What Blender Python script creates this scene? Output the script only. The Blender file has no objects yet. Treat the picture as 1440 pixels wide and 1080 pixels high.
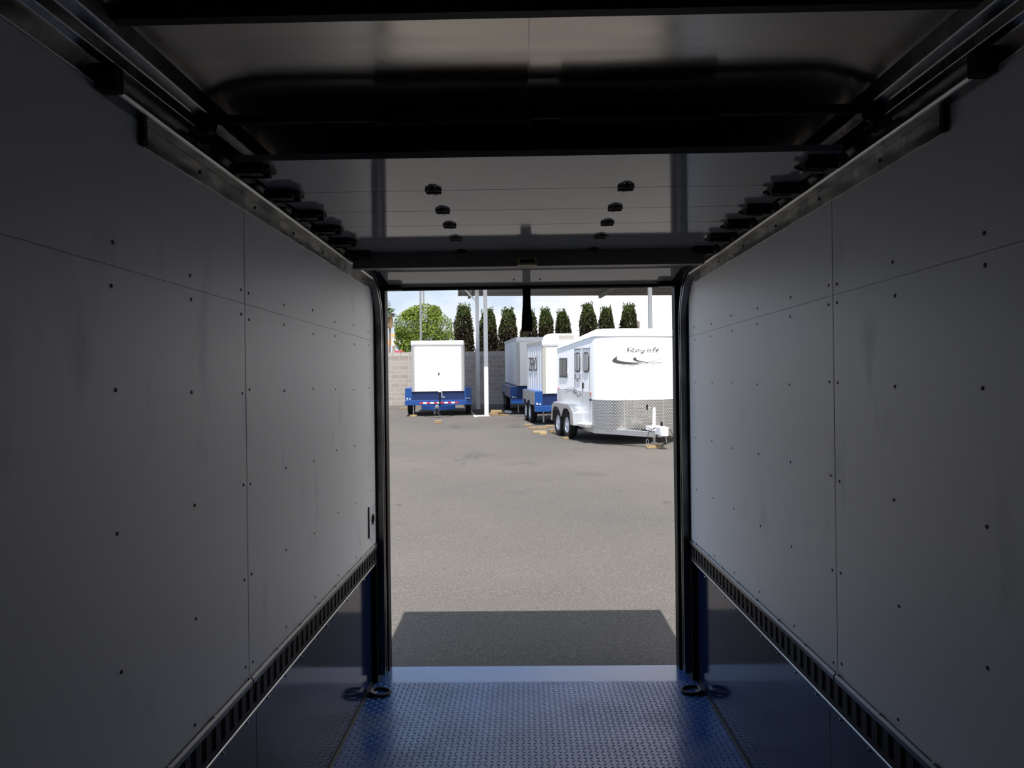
import bpy, bmesh, math, random
from mathutils import Vector, Matrix, Euler

random.seed(7)
SC = bpy.context.scene
COL = SC.collection
E = 1.745            # eye height above the ground at the trailer's threshold
R = math.radians

# ------------------------------------------------------------------ camera
cam_d = bpy.data.cameras.new('camera')
cam = bpy.data.objects.new('camera', cam_d)
COL.objects.link(cam)
cam_d.sensor_width = 36.0
cam_d.lens = 36.0 * 1040 / 1440
cam_d.clip_start = 0.02
cam_d.clip_end = 1500
M = Matrix.Rotation(R(0.88), 4, 'Z') @ Matrix.Rotation(R(90.03), 4, 'X') @ Matrix.Rotation(R(-0.72), 4, 'Z')
cam.matrix_world = Matrix.Translation((0, 0, E)) @ M
SC.camera = cam

# ------------------------------------------------------------------ sky, sun, exposure
SC.view_settings.view_transform = 'Standard'
SC.view_settings.look = 'None'
SC.view_settings.gamma = 1
SC.view_settings.use_curve_mapping = False
SC.view_settings.exposure = 0.60
SC.cycles.use_denoising = True
SC.cycles.diffuse_bounces = 6
SC.cycles.glossy_bounces = 6
SC.cycles.max_bounces = 12
SC.cycles.caustics_reflective = True
SC.cycles.sample_clamp_indirect = 6.0

w = bpy.data.worlds.new('sky')
SC.world = w
w.use_nodes = True
nt = w.node_tree
nt.nodes.clear()
N = nt.nodes.new
L = nt.links.new
wo = N('ShaderNodeOutputWorld')
bg = N('ShaderNodeBackground')
tc = N('ShaderNodeTexCoord')
sep = N('ShaderNodeSeparateXYZ')
L(tc.outputs['Generated'], sep.inputs[0])
grad = N('ShaderNodeValToRGB')
L(sep.outputs['Z'], grad.inputs[0])
cr = grad.color_ramp
cr.elements[0].position = 0.0
cr.elements[0].color = (0.58, 0.64, 0.70, 1)
cr.elements[1].position = 0.8
cr.elements[1].color = (0.26, 0.38, 0.62, 1)
e = cr.elements.new(0.10); e.color = (0.48, 0.56, 0.66, 1)
e = cr.elements.new(0.35); e.color = (0.44, 0.59, 0.84, 1)
mp = N('ShaderNodeMapping')
mp.inputs['Scale'].default_value = (2.2, 2.2, 5.0)
mp.inputs['Location'].default_value = (0.9, 0.2, 0.35)
L(tc.outputs['Generated'], mp.inputs[0])
nz = N('ShaderNodeTexNoise')
nz.inputs['Scale'].default_value = 1.6
nz.inputs['Detail'].default_value = 7
nz.inputs['Roughness'].default_value = 0.55
L(mp.outputs[0], nz.inputs[0])
# more cloud towards +X (the right of the yard)
ad = N('ShaderNodeMath'); ad.operation = 'MULTIPLY_ADD'
L(sep.outputs['X'], ad.inputs[0]); ad.inputs[1].default_value = 0.75
L(nz.outputs['Fac'], ad.inputs[2])
cl = N('ShaderNodeValToRGB')
L(ad.outputs[0], cl.inputs[0])
cl.color_ramp.elements[0].position = 0.40
cl.color_ramp.elements[0].color = (0, 0, 0, 1)
cl.color_ramp.elements[1].position = 0.56
cl.color_ramp.elements[1].color = (1, 1, 1, 1)
mx = N('ShaderNodeMix'); mx.data_type = 'RGBA'
L(cl.outputs[0], mx.inputs[0])
L(grad.outputs[0], mx.inputs[6])
mx.inputs[7].default_value = (0.82, 0.82, 0.825, 1)
L(mx.outputs[2], bg.inputs[0])
bg.inputs[1].default_value = 0.95
L(bg.outputs[0], wo.inputs[0])

sd = bpy.data.lights.new('sun', 'SUN')
sd.energy = 5.3
sd.angle = R(0.53)
sd.color = (1.0, 0.955, 0.89)
so = bpy.data.objects.new('sun', sd)
so.rotation_euler = (R(24.0), 0, 0)
so.location = (0, -20, 40)
COL.objects.link(so)


# ------------------------------------------------------------------ materials
def lin(c):
    return tuple((x / 12.92 if x <= 0.04045 else ((x + 0.055) / 1.055) ** 2.4) for x in c)


def rgb(r, g, b):
    return lin((r / 255, g / 255, b / 255))


MATS = {}


def mat(name, col, rough=0.5, metal=0.0, spec=0.5, coat=0.0, col2=None, nscale=6.0, nstretch=(1, 1, 1),
        namt=(0.4, 0.65), bump=0.0, bscale=40.0, rough2=None, detail=5):
    if name in MATS:
        return MATS[name]
    m = bpy.data.materials.new(name)
    m.use_nodes = True
    t = m.node_tree
    p = t.nodes['Principled BSDF']
    p.inputs['Base Color'].default_value = (*col, 1)
    p.inputs['Roughness'].default_value = rough
    p.inputs['Metallic'].default_value = metal
    p.inputs['Specular IOR Level'].default_value = spec
    p.inputs['Coat Weight'].default_value = coat
    p.inputs['Coat Roughness'].default_value = 0.08
    c = t.nodes.new('ShaderNodeTexCoord')
    if col2 is not None or rough2 is not None:
        mpn = t.nodes.new('ShaderNodeMapping')
        mpn.inputs['Scale'].default_value = nstretch
        t.links.new(c.outputs['Object'], mpn.inputs[0])
        n = t.nodes.new('ShaderNodeTexNoise')
        n.inputs['Scale'].default_value = nscale
        n.inputs['Detail'].default_value = detail
        t.links.new(mpn.outputs[0], n.inputs[0])
        r = t.nodes.new('ShaderNodeMapRange')
        r.inputs[1].default_value, r.inputs[2].default_value = namt
        t.links.new(n.outputs['Fac'], r.inputs[0])
        if col2 is not None:
            mix = t.nodes.new('ShaderNodeMix'); mix.data_type = 'RGBA'
            t.links.new(r.outputs[0], mix.inputs[0])
            mix.inputs[6].default_value = (*col, 1)
            mix.inputs[7].default_value = (*col2, 1)
            t.links.new(mix.outputs[2], p.inputs['Base Color'])
        if rough2 is not None:
            mr = t.nodes.new('ShaderNodeMapRange')
            t.links.new(r.outputs[0], mr.inputs[0])
            mr.inputs[3].default_value = rough
            mr.inputs[4].default_value = rough2
            t.links.new(mr.outputs[0], p.inputs['Roughness'])
    if bump:
        n2 = t.nodes.new('ShaderNodeTexNoise')
        n2.inputs['Scale'].default_value = bscale
        n2.inputs['Detail'].default_value = 4
        t.links.new(c.outputs['Object'], n2.inputs[0])
        b = t.nodes.new('ShaderNodeBump')
        b.inputs['Strength'].default_value = bump
        b.inputs['Distance'].default_value = 0.01
        t.links.new(n2.outputs['Fac'], b.inputs['Height'])
        t.links.new(b.outputs[0], p.inputs['Normal'])
    MATS[name] = m
    return m


wall_paint = mat('grey_wall_paint', (0.89, 0.885, 0.88), 0.44, spec=0.8, col2=(0.66, 0.655, 0.66), nscale=4.0,
                 nstretch=(1, 1.8, 0.75), namt=(0.60, 0.86), bump=0.04, bscale=160, rough2=0.52, detail=8)
seam_dark = mat('dark_backing', (0.03, 0.03, 0.035), 0.8)
blue_floor = mat('blue_tread_paint', (0.020, 0.078, 0.29), 0.25, spec=0.42, coat=0.10, col2=(0.035, 0.085, 0.23), nscale=3,
                 rough2=0.42)
blue_sill = mat('blue_sill_paint', (0.05, 0.11, 0.30), 0.20, spec=0.5, coat=0.3, col2=(0.10, 0.155, 0.32), nscale=9,
                nstretch=(6, 0.4, 1), namt=(0.55, 0.8), rough2=0.32)
navy_gloss = mat('navy_gloss_paint', (0.010, 0.018, 0.060), 0.10, spec=0.16, coat=0.0, col2=(0.013, 0.021, 0.06), nscale=3)
black_steel = mat('black_steel', (0.008, 0.008, 0.010), 0.55, spec=0.2)
track_metal = mat('weathered_track_steel', (0.20, 0.20, 0.205), 0.30, metal=1.0, col2=(0.13, 0.13, 0.135), nscale=6, rough2=0.45)
black_rubber = mat('black_rubber', (0.012, 0.012, 0.013), 0.75, spec=0.2)
black_plastic = mat('black_hinge_plastic', (0.008, 0.008, 0.009), 0.5, spec=0.25)
galv = mat('galvanised_steel', (0.50, 0.50, 0.50), 0.32, metal=1.0, col2=(0.36, 0.37, 0.37), nscale=7, nstretch=(1, 1, 1),
           rough2=0.48)
plate_metal = mat('spangled_plate', (0.36, 0.37, 0.36), 0.24, metal=1.0, col2=(0.17, 0.18, 0.18), nscale=9, namt=(0.4, 0.7), rough2=0.42)
alum = mat('dull_aluminium', (0.42, 0.41, 0.39), 0.24, metal=1.0, col2=(0.38, 0.37, 0.355), nscale=5, nstretch=(0.3, 3, 1),
           rough2=0.30)
roof_alum = mat('roof_aluminium', (0.50, 0.47, 0.43), 0.17, metal=1.0, col2=(0.46, 0.435, 0.40), nscale=3,
                nstretch=(0.4, 3, 1), rough2=0.24, bump=0.05, bscale=2.2)
skirt_alum = mat('satin_side_aluminium', (0.80, 0.80, 0.81), 0.38, metal=0.55, col2=(0.74, 0.74, 0.75), nscale=4, rough2=0.45)
bright_alum = mat('bright_aluminium', (0.80, 0.80, 0.79), 0.28, metal=1.0, col2=(0.70, 0.70, 0.69), nscale=6, rough2=0.4)
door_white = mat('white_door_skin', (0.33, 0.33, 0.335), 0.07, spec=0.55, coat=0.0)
bar_metal = mat('door_bar_paint', (0.19, 0.165, 0.14), 0.45, metal=0.2)
webbing = mat('black_webbing', (0.008, 0.008, 0.009), 0.85, spec=0.15)
screw_metal = mat('dark_screw', (0.07, 0.065, 0.065), 0.45, metal=0.6)
rivet_metal = mat('rivet_metal', (0.75, 0.75, 0.75), 0.25, metal=1.0)


def asphalt_mat():
    """worn asphalt: broad patches, small dark stains, fine aggregate"""
    m = bpy.data.materials.new('worn_asphalt')
    m.use_nodes = True
    t = m.node_tree
    p = t.nodes['Principled BSDF']
    p.inputs['Roughness'].default_value = 0.92
    p.inputs['Specular IOR Level'].default_value = 0.2
    c = t.nodes.new('ShaderNodeTexCoord')

    def noise(scale, detail, lo, hi, stretch=(1, 1, 1), rough=0.55):
        mp = t.nodes.new('ShaderNodeMapping')
        mp.inputs['Scale'].default_value = stretch
        t.links.new(c.outputs['Object'], mp.inputs[0])
        n = t.nodes.new('ShaderNodeTexNoise')
        n.inputs['Scale'].default_value = scale
        n.inputs['Detail'].default_value = detail
        n.inputs['Roughness'].default_value = rough
        t.links.new(mp.outputs[0], n.inputs[0])
        r = t.nodes.new('ShaderNodeMapRange')
        r.inputs[1].default_value, r.inputs[2].default_value = lo, hi
        t.links.new(n.outputs['Fac'], r.inputs[0])
        return r.outputs[0]

    def mix(fac, a, b2):
        x = t.nodes.new('ShaderNodeMix'); x.data_type = 'RGBA'
        t.links.new(fac, x.inputs[0])
        for s, v in ((6, a), (7, b2)):
            if isinstance(v, tuple):
                x.inputs[s].default_value = (*v, 1)
            else:
                t.links.new(v, x.inputs[s])
        return x.outputs[2]
    col = mix(noise(0.16, 8, 0.40, 0.70), (0.114, 0.105, 0.096), (0.082, 0.077, 0.0725))
    col = mix(noise(0.75, 6, 0.60, 0.72, (1, 0.6, 1)), col, (0.066, 0.062, 0.060))
    col = mix(noise(1.9, 3, 0.69, 0.75, (1, 0.7, 1)), col, (0.050, 0.047, 0.046))
    grain = noise(55, 3, 0.40, 0.72)
    gm = t.nodes.new('ShaderNodeMapRange')
    t.links.new(grain, gm.inputs[0])
    gm.inputs[3].default_value, gm.inputs[4].default_value = 0.80, 1.35
    mul = t.nodes.new('ShaderNodeVectorMath'); mul.operation = 'SCALE'
    t.links.new(col, mul.inputs[0])
    t.links.new(gm.outputs[0], mul.inputs['Scale'])
    t.links.new(mul.outputs[0], p.inputs['Base Color'])
    bp = t.nodes.new('ShaderNodeBump')
    bp.inputs['Strength'].default_value = 0.35
    bp.inputs['Distance'].default_value = 0.01
    t.links.new(grain, bp.inputs['Height'])
    t.links.new(bp.outputs[0], p.inputs['Normal'])
    return m


asphalt = asphalt_mat()
white_panel = mat('white_gelcoat', (0.88, 0.88, 0.885), 0.3, spec=0.5)
white_panel_b = mat('white_cool_panel', (0.80, 0.81, 0.83), 0.35, spec=0.5)
grey_trim = mat('corner_trim_grey', (0.46, 0.46, 0.46), 0.45, metal=0.4)
beige_trim = mat('corner_trim_beige', (0.45, 0.43, 0.40), 0.5)
royal_blue = mat('royal_blue_paint', (0.010, 0.065, 0.26), 0.35, spec=0.5, coat=0.3)
navy_plate = mat('navy_plate', (0.012, 0.028, 0.10), 0.4, spec=0.4)
tape_red = mat('tape_red', (0.60, 0.03, 0.04), 0.4)
tape_white = mat('tape_white', (0.85, 0.85, 0.85), 0.4)
tyre = mat('tyre_rubber', (0.015, 0.015, 0.016), 0.8, spec=0.2)
rim_white = mat('rim_silver', (0.75, 0.76, 0.78), 0.35, metal=0.3)
steel_white = mat('white_steel', (0.82, 0.82, 0.82), 0.4)
glass_dark = mat('dark_window', (0.03, 0.032, 0.036), 0.2, spec=0.2)
curtain = mat('pale_blind', (0.48, 0.48, 0.47), 0.5)
frame_grey = mat('window_frame_grey', (0.07, 0.07, 0.075), 0.5)
decal_dark = mat('decal_charcoal', (0.07, 0.06, 0.065), 0.5)
decal_grey = mat('decal_grey', (0.22, 0.22, 0.235), 0.5)
wood = mat('pine_wood', (0.33, 0.225, 0.125), 0.7, col2=(0.25, 0.17, 0.09), nscale=14, nstretch=(1, 6, 6))
wood_b = mat('yellow_wood', (0.40, 0.30, 0.155), 0.7, col2=(0.32, 0.23, 0.11), nscale=14, nstretch=(1, 6, 6))
pole_white = mat('white_pole_paint', (0.80, 0.80, 0.80), 0.5)
pole_grey = mat('grey_pole_paint', (0.28, 0.28, 0.29), 0.5, metal=0.2)
canopy_under = mat('canopy_sheet', (0.30, 0.29, 0.27), 0.6)
concrete = mat('concrete', (0.55, 0.53, 0.50), 0.9)
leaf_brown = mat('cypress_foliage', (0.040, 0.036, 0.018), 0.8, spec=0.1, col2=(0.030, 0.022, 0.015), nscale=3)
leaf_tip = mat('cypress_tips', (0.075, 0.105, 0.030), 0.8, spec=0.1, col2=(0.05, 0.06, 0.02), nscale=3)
leaf_green = mat('bright_foliage', (0.20, 0.265, 0.042), 0.7, spec=0.15, col2=(0.13, 0.18, 0.030), nscale=1.5)
leaf_dark = mat('dense_foliage', (0.15, 0.22, 0.035), 0.7, spec=0.15, col2=(0.09, 0.14, 0.025), nscale=1.5)
bark = mat('bark', (0.10, 0.07, 0.05), 0.9)
palm_trunk = mat('palm_trunk', (0.22, 0.16, 0.12), 0.9)
palm_skirt = mat('palm_skirt', (0.33, 0.22, 0.12), 0.9)
palm_leaf = mat('palm_leaf', (0.10, 0.16, 0.05), 0.7)
sign_orange = mat('sign_orange', (0.75, 0.42, 0.20), 0.6)
sign_cream = mat('sign_cream', (0.85, 0.80, 0.72), 0.6)
sign_red = mat('sign_red', (0.55, 0.10, 0.12), 0.6)
trash_white = mat('white_paper', (0.8, 0.8, 0.82), 0.7)
amber = mat('amber_marker', (0.65, 0.10, 0.02), 0.3)


def tread_mat():
    """bright diamond tread aluminium: small raised lozenges"""
    m = bpy.data.materials.new('diamond_tread_aluminium')
    m.use_nodes = True
    t = m.node_tree
    p = t.nodes['Principled BSDF']
    p.inputs['Base Color'].default_value = (0.62, 0.61, 0.59, 1)
    p.inputs['Metallic'].default_value = 1.0
    p.inputs['Roughness'].default_value = 0.22
    uv = t.nodes.new('ShaderNodeUVMap')
    mp = t.nodes.new('ShaderNodeMapping')
    mp.inputs['Rotation'].default_value = (0, 0, R(45))
    mp.inputs['Scale'].default_value = (21, 21, 21)
    t.links.new(uv.outputs[0], mp.inputs[0])
    v = t.nodes.new('ShaderNodeTexVoronoi')
    v.inputs['Scale'].default_value = 1.0
    v.inputs['Randomness'].default_value = 0.0
    t.links.new(mp.outputs[0], v.inputs[0])
    r = t.nodes.new('ShaderNodeMapRange')
    r.inputs[1].default_value, r.inputs[2].default_value = 0.15, 0.42
    r.inputs[3].default_value, r.inputs[4].default_value = 1.0, 0.0
    t.links.new(v.outputs['Distance'], r.inputs[0])
    b = t.nodes.new('ShaderNodeBump')
    b.inputs['Strength'].default_value = 0.35
    b.inputs['Distance'].default_value = 0.02
    t.links.new(r.outputs[0], b.inputs['Height'])
    t.links.new(b.outputs[0], p.inputs['Normal'])
    return m


tread = tread_mat()


def block_mat():
    m = bpy.data.materials.new('concrete_block_masonry')
    m.use_nodes = True
    t = m.node_tree
    p = t.nodes['Principled BSDF']
    p.inputs['Roughness'].default_value = 0.95
    p.inputs['Specular IOR Level'].default_value = 0.1
    uv = t.nodes.new('ShaderNodeUVMap')
    br = t.nodes.new('ShaderNodeTexBrick')
    br.inputs['Scale'].default_value = 1.0
    br.inputs['Brick Width'].default_value = 0.405
    br.inputs['Row Height'].default_value = 0.203
    br.inputs['Mortar Size'].default_value = 0.012
    br.inputs['Color1'].default_value = (0.31, 0.275, 0.255, 1)
    br.inputs['Color2'].default_value = (0.38, 0.34, 0.315, 1)
    br.inputs['Mortar'].default_value = (0.45, 0.41, 0.38, 1)
    t.links.new(uv.outputs[0], br.inputs[0])
    t.links.new(br.outputs[0], p.inputs['Base Color'])
    return m


block = block_mat()


# ------------------------------------------------------------------ mesh helpers
class MB:
    """collects shapes into one bmesh, then links them as one object"""

    def __init__(s):
        s.b = bmesh.new()

    def _add(s, vs, fs):
        vv = [s.b.verts.new(v) for v in vs]
        for f in fs:
            try:
                s.b.faces.new([vv[i] for i in f])
            except ValueError:
                pass
        return vv

    def box(s, x0, x1, y0, y1, z0, z1, m=None):
        vs = [Vector(v) for v in ((x0, y0, z0), (x1, y0, z0), (x1, y1, z0), (x0, y1, z0),
                                  (x0, y0, z1), (x1, y0, z1), (x1, y1, z1), (x0, y1, z1))]
        if m is not None:
            vs = [m @ v for v in vs]
        s._add(vs, [(0, 3, 2, 1), (4, 5, 6, 7), (0, 1, 5, 4), (1, 2, 6, 5), (2, 3, 7, 6), (3, 0, 4, 7)])
        return s

    def prism(s, prof, a0, a1, axis='y'):
        """profile of (p, q) points extruded along an axis; axis y: (x,z), axis x: (y,z), axis z: (x,y)"""
        n = len(prof)

        def mk(p, q, a):
            return {'y': (p, a, q), 'x': (a, p, q), 'z': (p, q, a)}[axis]
        vs = [mk(p, q, a0) for p, q in prof] + [mk(p, q, a1) for p, q in prof]
        fs = [tuple(range(n))[::-1], tuple(range(n, 2 * n))]
        fs += [(i, (i + 1) % n, n + (i + 1) % n, n + i) for i in range(n)]
        s._add(vs, fs)
        return s

    def cyl(s, p0, p1, r, n=14, r1=None, cap=True):
        p0, p1 = Vector(p0), Vector(p1)
        d = (p1 - p0).normalized()
        u = d.orthogonal().normalized()
        v = d.cross(u)
        r1 = r if r1 is None else r1
        vs = []
        for p, rr in ((p0, r), (p1, r1)):
            for i in range(n):
                a = 2 * math.pi * i / n
                vs.append(p + (u * math.cos(a) + v * math.sin(a)) * rr)
        fs = [(i, (i + 1) % n, n + (i + 1) % n, n + i) for i in range(n)]
        if cap:
            fs += [tuple(range(n))[::-1], tuple(range(n, 2 * n))]
        s._add(vs, fs)
        return s

    def tube(s, pts, r, n=8, closed=False):
        pts = [Vector(p) for p in pts]
        k = len(pts)
        rings = []
        prev = None
        for i, p in enumerate(pts):
            if closed:
                t = (pts[(i + 1) % k] - pts[i - 1]).normalized()
            else:
                t = (pts[min(i + 1, k - 1)] - pts[max(i - 1, 0)]).normalized()
            u = t.orthogonal().normalized() if prev is None else (prev - t * prev.dot(t)).normalized()
            prev = u
            v = t.cross(u)
            rr = r[i] if isinstance(r, (list, tuple)) else r
            rings.append([p + (u * math.cos(2 * math.pi * j / n) + v * math.sin(2 * math.pi * j / n)) * rr for j in range(n)])
        vs = [q for ring in rings for q in ring]
        fs = []
        for i in range(k if closed else k - 1):
            a, b2 = i * n, ((i + 1) % k) * n
            fs += [(a + j, a + (j + 1) % n, b2 + (j + 1) % n, b2 + j) for j in range(n)]
        if not closed:
            fs += [tuple(range(n))[::-1], tuple(range((k - 1) * n, k * n))]
        s._add(vs, fs)
        return s

    def lathe(s, prof, origin, axis='x', n=28):
        """(r, a) profile turned around an axis through origin"""
        o = Vector(origin)
        vs, fs = [], []
        for r, a in prof:
            for i in range(n):
                t = 2 * math.pi * i / n
                c, q = r * math.cos(t), r * math.sin(t)
                vs.append(o + Vector({'x': (a, c, q), 'y': (c, a, q), 'z': (c, q, a)}[axis]))
        for k in range(len(prof) - 1):
            fs += [(k * n + i, k * n + (i + 1) % n, (k + 1) * n + (i + 1) % n, (k + 1) * n + i) for i in range(n)]
        s._add(vs, fs)
        return s

    def ribbon(s, a, b2):
        n = len(a)
        s._add([Vector(p) for p in a] + [Vector(p) for p in b2], [(i, i + 1, n + i + 1, n + i) for i in range(n - 1)])
        return s

    def ball(s, c, r, sx=1, sy=1, sz=1, seg=10):
        m = Matrix.Translation(c) @ Matrix.Diagonal((sx, sy, sz, 1))
        bmesh.ops.create_uvsphere(s.b, u_segments=seg, v_segments=max(4, seg // 2), radius=r, matrix=m)
        return s

    def build(s, name, material, parent=None, bevel=0.0, smooth=False, solid=0.0):
        bmesh.ops.recalc_face_normals(s.b, faces=s.b.faces[:])
        me = bpy.data.meshes.new(name)
        s.b.to_mesh(me)
        s.b.free()
        me.materials.append(material)
        o = bpy.data.objects.new(name, me)
        COL.objects.link(o)
        if parent is not None:
            o.parent = parent
        if smooth:
            for p in me.polygons:
                p.use_smooth = True
            md = o.modifiers.new('edges', 'EDGE_SPLIT')
            md.split_angle = R(40)
        if solid:
            md = o.modifiers.new('thick', 'SOLIDIFY')
            md.thickness = solid
        if bevel:
            md = o.modifiers.new('bevel', 'BEVEL')
            md.width = bevel
            md.segments = 2
            md.limit_method = 'ANGLE'
        return o


def tag(o, label=None, cat=None, group=None, kind=None):
    if label: o['label'] = label
    if cat: o['category'] = cat
    if group: o['group'] = group
    if kind: o['kind'] = kind
    return o


def thing(name, label, cat, loc=(0, 0, 0), rot=(0, 0, 0), group=None):
    o = bpy.data.objects.new(name, None)
    o.empty_display_size = 0.2
    COL.objects.link(o)
    o.location = loc
    o.rotation_euler = rot
    return tag(o, label, cat, group)


def struct(o, label=None):
    o['kind'] = 'structure'
    if label: o['label'] = label
    return o


def dup(o, loc, parent, rot=None):
    c = o.copy()
    COL.objects.link(c)
    c.parent = parent
    c.location = loc
    if rot is not None:
        c.rotation_euler = rot
    return c


def Z(z):
    return z + E


SLOPE = 0.029


def g(d):
    """height of the yard at distance d beyond the camera"""
    return SLOPE * (min(max(d, 4.5), 36.0) - 4.5)


# ------------------------------------------------------------------ the yard
XL, XR = -0.855, 0.945          # faces of the two inner walls
YF, YE = -2.6, 4.217            # front of the box, end of the walls
YS = 4.485                      # outer edge of the sill

mb = MB()
ys = [-30, 4.5, 36, 400]
xs = [-200, 200]
for i in range(3):
    mb._add([(xs[0], ys[i], g(ys[i])), (xs[1], ys[i], g(ys[i])), (xs[1], ys[i + 1], g(ys[i + 1])), (xs[0], ys[i + 1], g(ys[i + 1]))],
            [(0, 1, 2, 3)])
bmesh.ops.remove_doubles(mb.b, verts=mb.b.verts[:], dist=1e-4)
struct(mb.build('ground', asphalt), 'worn grey asphalt yard sloping gently up to the block wall')

# block wall at the back of the yard
WY = 33.8
mb = MB()
mb.box(-16, 24, WY, WY + 0.2, g(WY) - 0.1, g(WY) + 2.235)
o = mb.build('block_wall', block)
uvl = o.data.uv_layers.new(name='uv')
for p in o.data.polygons:
    for li in p.loop_indices:
        c = o.data.vertices[o.data.loops[li].vertex_index].co
        uvl.data[li].uv = (c.x + c.y, c.z - g(WY))
struct(o, 'long grey concrete block wall closing the yard behind the trailers')
mb = MB()
for k in range(100):
    x = -16 + 0.4 * k
    mb.box(x + 0.006, x + 0.394, WY - 0.006, WY + 0.206, g(WY) + 2.235, g(WY) + 2.42)
mb.build('cap_course', mat('cap_block', (0.42, 0.39, 0.365), 0.9), o)

# ------------------------------------------------------------------ the trailer box we stand in
# floor with raised tread lugs
FZ = Z(-1.695)
mb = MB()
mb.box(XL - 0.03, XR + 0.03, YF, YE, FZ - 0.04, FZ)
pitch = 0.028
ny = int((YE - 2.75) / pitch)
nx = int((XR - XL + 0.05) / pitch)
for j in range(ny):
    for i in range(nx):
        cx = XL - 0.02 + (i + 0.5) * pitch
        cy = YE - 0.012 - (j + 0.5) * pitch
        a = R(45) if (i + j) % 2 else R(-45)
        ca, sa = math.cos(a), math.sin(a)
        hl, hw, h = 0.0125, 0.0040, 0.0022
        loc = [(-hl, 0, 0), (-0.005, -hw, 0), (0.005, -hw, 0), (hl, 0, 0), (0.005, hw, 0), (-0.005, hw, 0),
               (-0.007, 0, h), (0.007, 0, h)]
        vs = [(cx + x * ca - y * sa, cy + x * sa + y * ca, FZ + z) for x, y, z in loc]
        mb._add(vs, [(0, 1, 6), (1, 2, 7, 6), (2, 3, 7), (3, 4, 7), (4, 5, 6, 7), (5, 0, 6)])
struct(mb.build('floor', blue_floor), 'blue painted diamond tread steel floor of the trailer')

# sill plate at the opening
mb = MB()
mb.prism([(YE + 0.002, FZ - 0.03), (YE + 0.002, FZ - 0.002), (YS - 0.03, FZ - 0.002), (YS, FZ - 0.012), (YS, FZ - 0.03)], XL - 0.06, XR + 0.06, 'x')
struct(mb.build('trim_1', blue_sill), 'smooth worn blue steel sill plate at the door opening')

# walls: a dark backing skin, four painted panels each, screws along the studs
def make_wall(name, xi, sgn, label):
    """xi = inner face, sgn = -1 left / +1 right"""
    mb = MB()
    xa, xb = sorted((xi + sgn * 0.012, xi + sgn * 0.068))
    mb.box(xa, xb, YF, YE + 0.10, Z(-0.893), Z(0.80))
    ya, yb = sorted((xi + sgn * 0.047, xi + sgn * 0.068))
    mb.box(ya, yb, YF, YE + 0.10, Z(-1.74), Z(-0.893))
    wl = mb.build(name, seam_dark)
    struct(wl, label)
    xa, xb = sorted((xi, xi + sgn * 0.0125))
    seam_y = 2.265
    for (y0, y1) in ((YF, seam_y - 0.003), (seam_y + 0.003, YE)):
        for (z0, z1) in ((-0.892, 0.2575), (0.2590, 0.625)):
            p = MB().box(xa, xb, y0, y1, Z(z0), Z(z1)).build('wall_panel', wall_paint, wl)
    # screws
    sc = MB()
    sc.lathe([(0.0001, -sgn * 0.0025), (0.0038, -sgn * 0.0020), (0.0052, 0.0)], (0, 0, 0), 'x', 10)
    s0 = None
    cols = [1.17, 1.535, 1.90, seam_y - 0.03, seam_y + 0.03, 2.63, 2.995, 3.36, 3.725, 4.08]
    rows = [0.300, 0.222, -0.012, -0.300, -0.585, -0.858]
    for cy in cols:
        for rz in rows:
            jy, jz = random.uniform(-.012, .012), random.uniform(-.012, .012)
            if abs(cy - seam_y) < 0.1:
                jy *= 0.2
            at = (xi - sgn * 0.0001, cy + jy, Z(rz + jz))
            if s0 is None:
                s0 = sc.build('screw', screw_metal, wl, smooth=True)
                s0.location = at
            else:
                dup(s0, at, wl)
    return wl


make_wall('wall_left', XL, -1, 'grey painted left wall of the trailer box with panel seams and screw heads')
make_wall('wall_right', XR, 1, 'grey painted right wall of the trailer box with panel seams and screw heads')
mb = MB().box(XL - 0.06, XR + 0.06, YF - 0.06, YF, Z(-1.74), Z(0.80))
struct(mb.build('wall_front', wall_paint), 'closed front wall of the trailer behind the viewer')

# roof sheet, slightly sagging between the bows, with a centre seam
bows = [-1.86, -0.76, 0.34, 1.43, 2.53, 3.63]
mb = MB()
NX, NY = 24, 60
vs, fs = [], []
for j in range(NY + 1):
    y = YF + (YE + 0.22 - YF) * j / NY
    for i in range(NX + 1):
        x = XL - 0.01 + (XR - XL + 0.02) * i / NX
        u = 2 * i / NX - 1
        zz = 0.752 - 0.035 * max(0, abs(u) - 0.80) / 0.2 + 0.0025 * math.sin(5.2 * x + 1.1) * math.sin(2.9 * y)
        vs.append((x, y, Z(zz)))
for j in range(NY):
    for i in range(NX):
        a = j * (NX + 1) + i
        fs.append((a, a + 1, a + NX + 2, a + NX + 1))
mb._add(vs, fs)
roof = mb.build('ceiling', roof_alum, smooth=True)
struct(roof, 'bare dull aluminium roof sheet inside the trailer box')
MB().box(0.02, 0.0225, YF, YE, Z(0.7495), Z(0.752)).build('seam', alum, roof)
MB().box(XL - 0.068, XR + 0.068, YF - 0.06, YS - 0.01, Z(0.785), Z(0.81)).build('outer_skin', white_panel, roof, bevel=0.01)
for y in bows:
    MB().prism([(y - 0.03, Z(0.750)), (y - 0.03, Z(0.742)), (y - 0.014, Z(0.742)), (y - 0.014, Z(0.715)), (y + 0.014, Z(0.715)),
                (y + 0.014, Z(0.742)), (y + 0.03, Z(0.742)), (y + 0.03, Z(0.750))], XL + 0.02, XR - 0.02, 'x').build('roof_bow', black_steel, roof)

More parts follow.
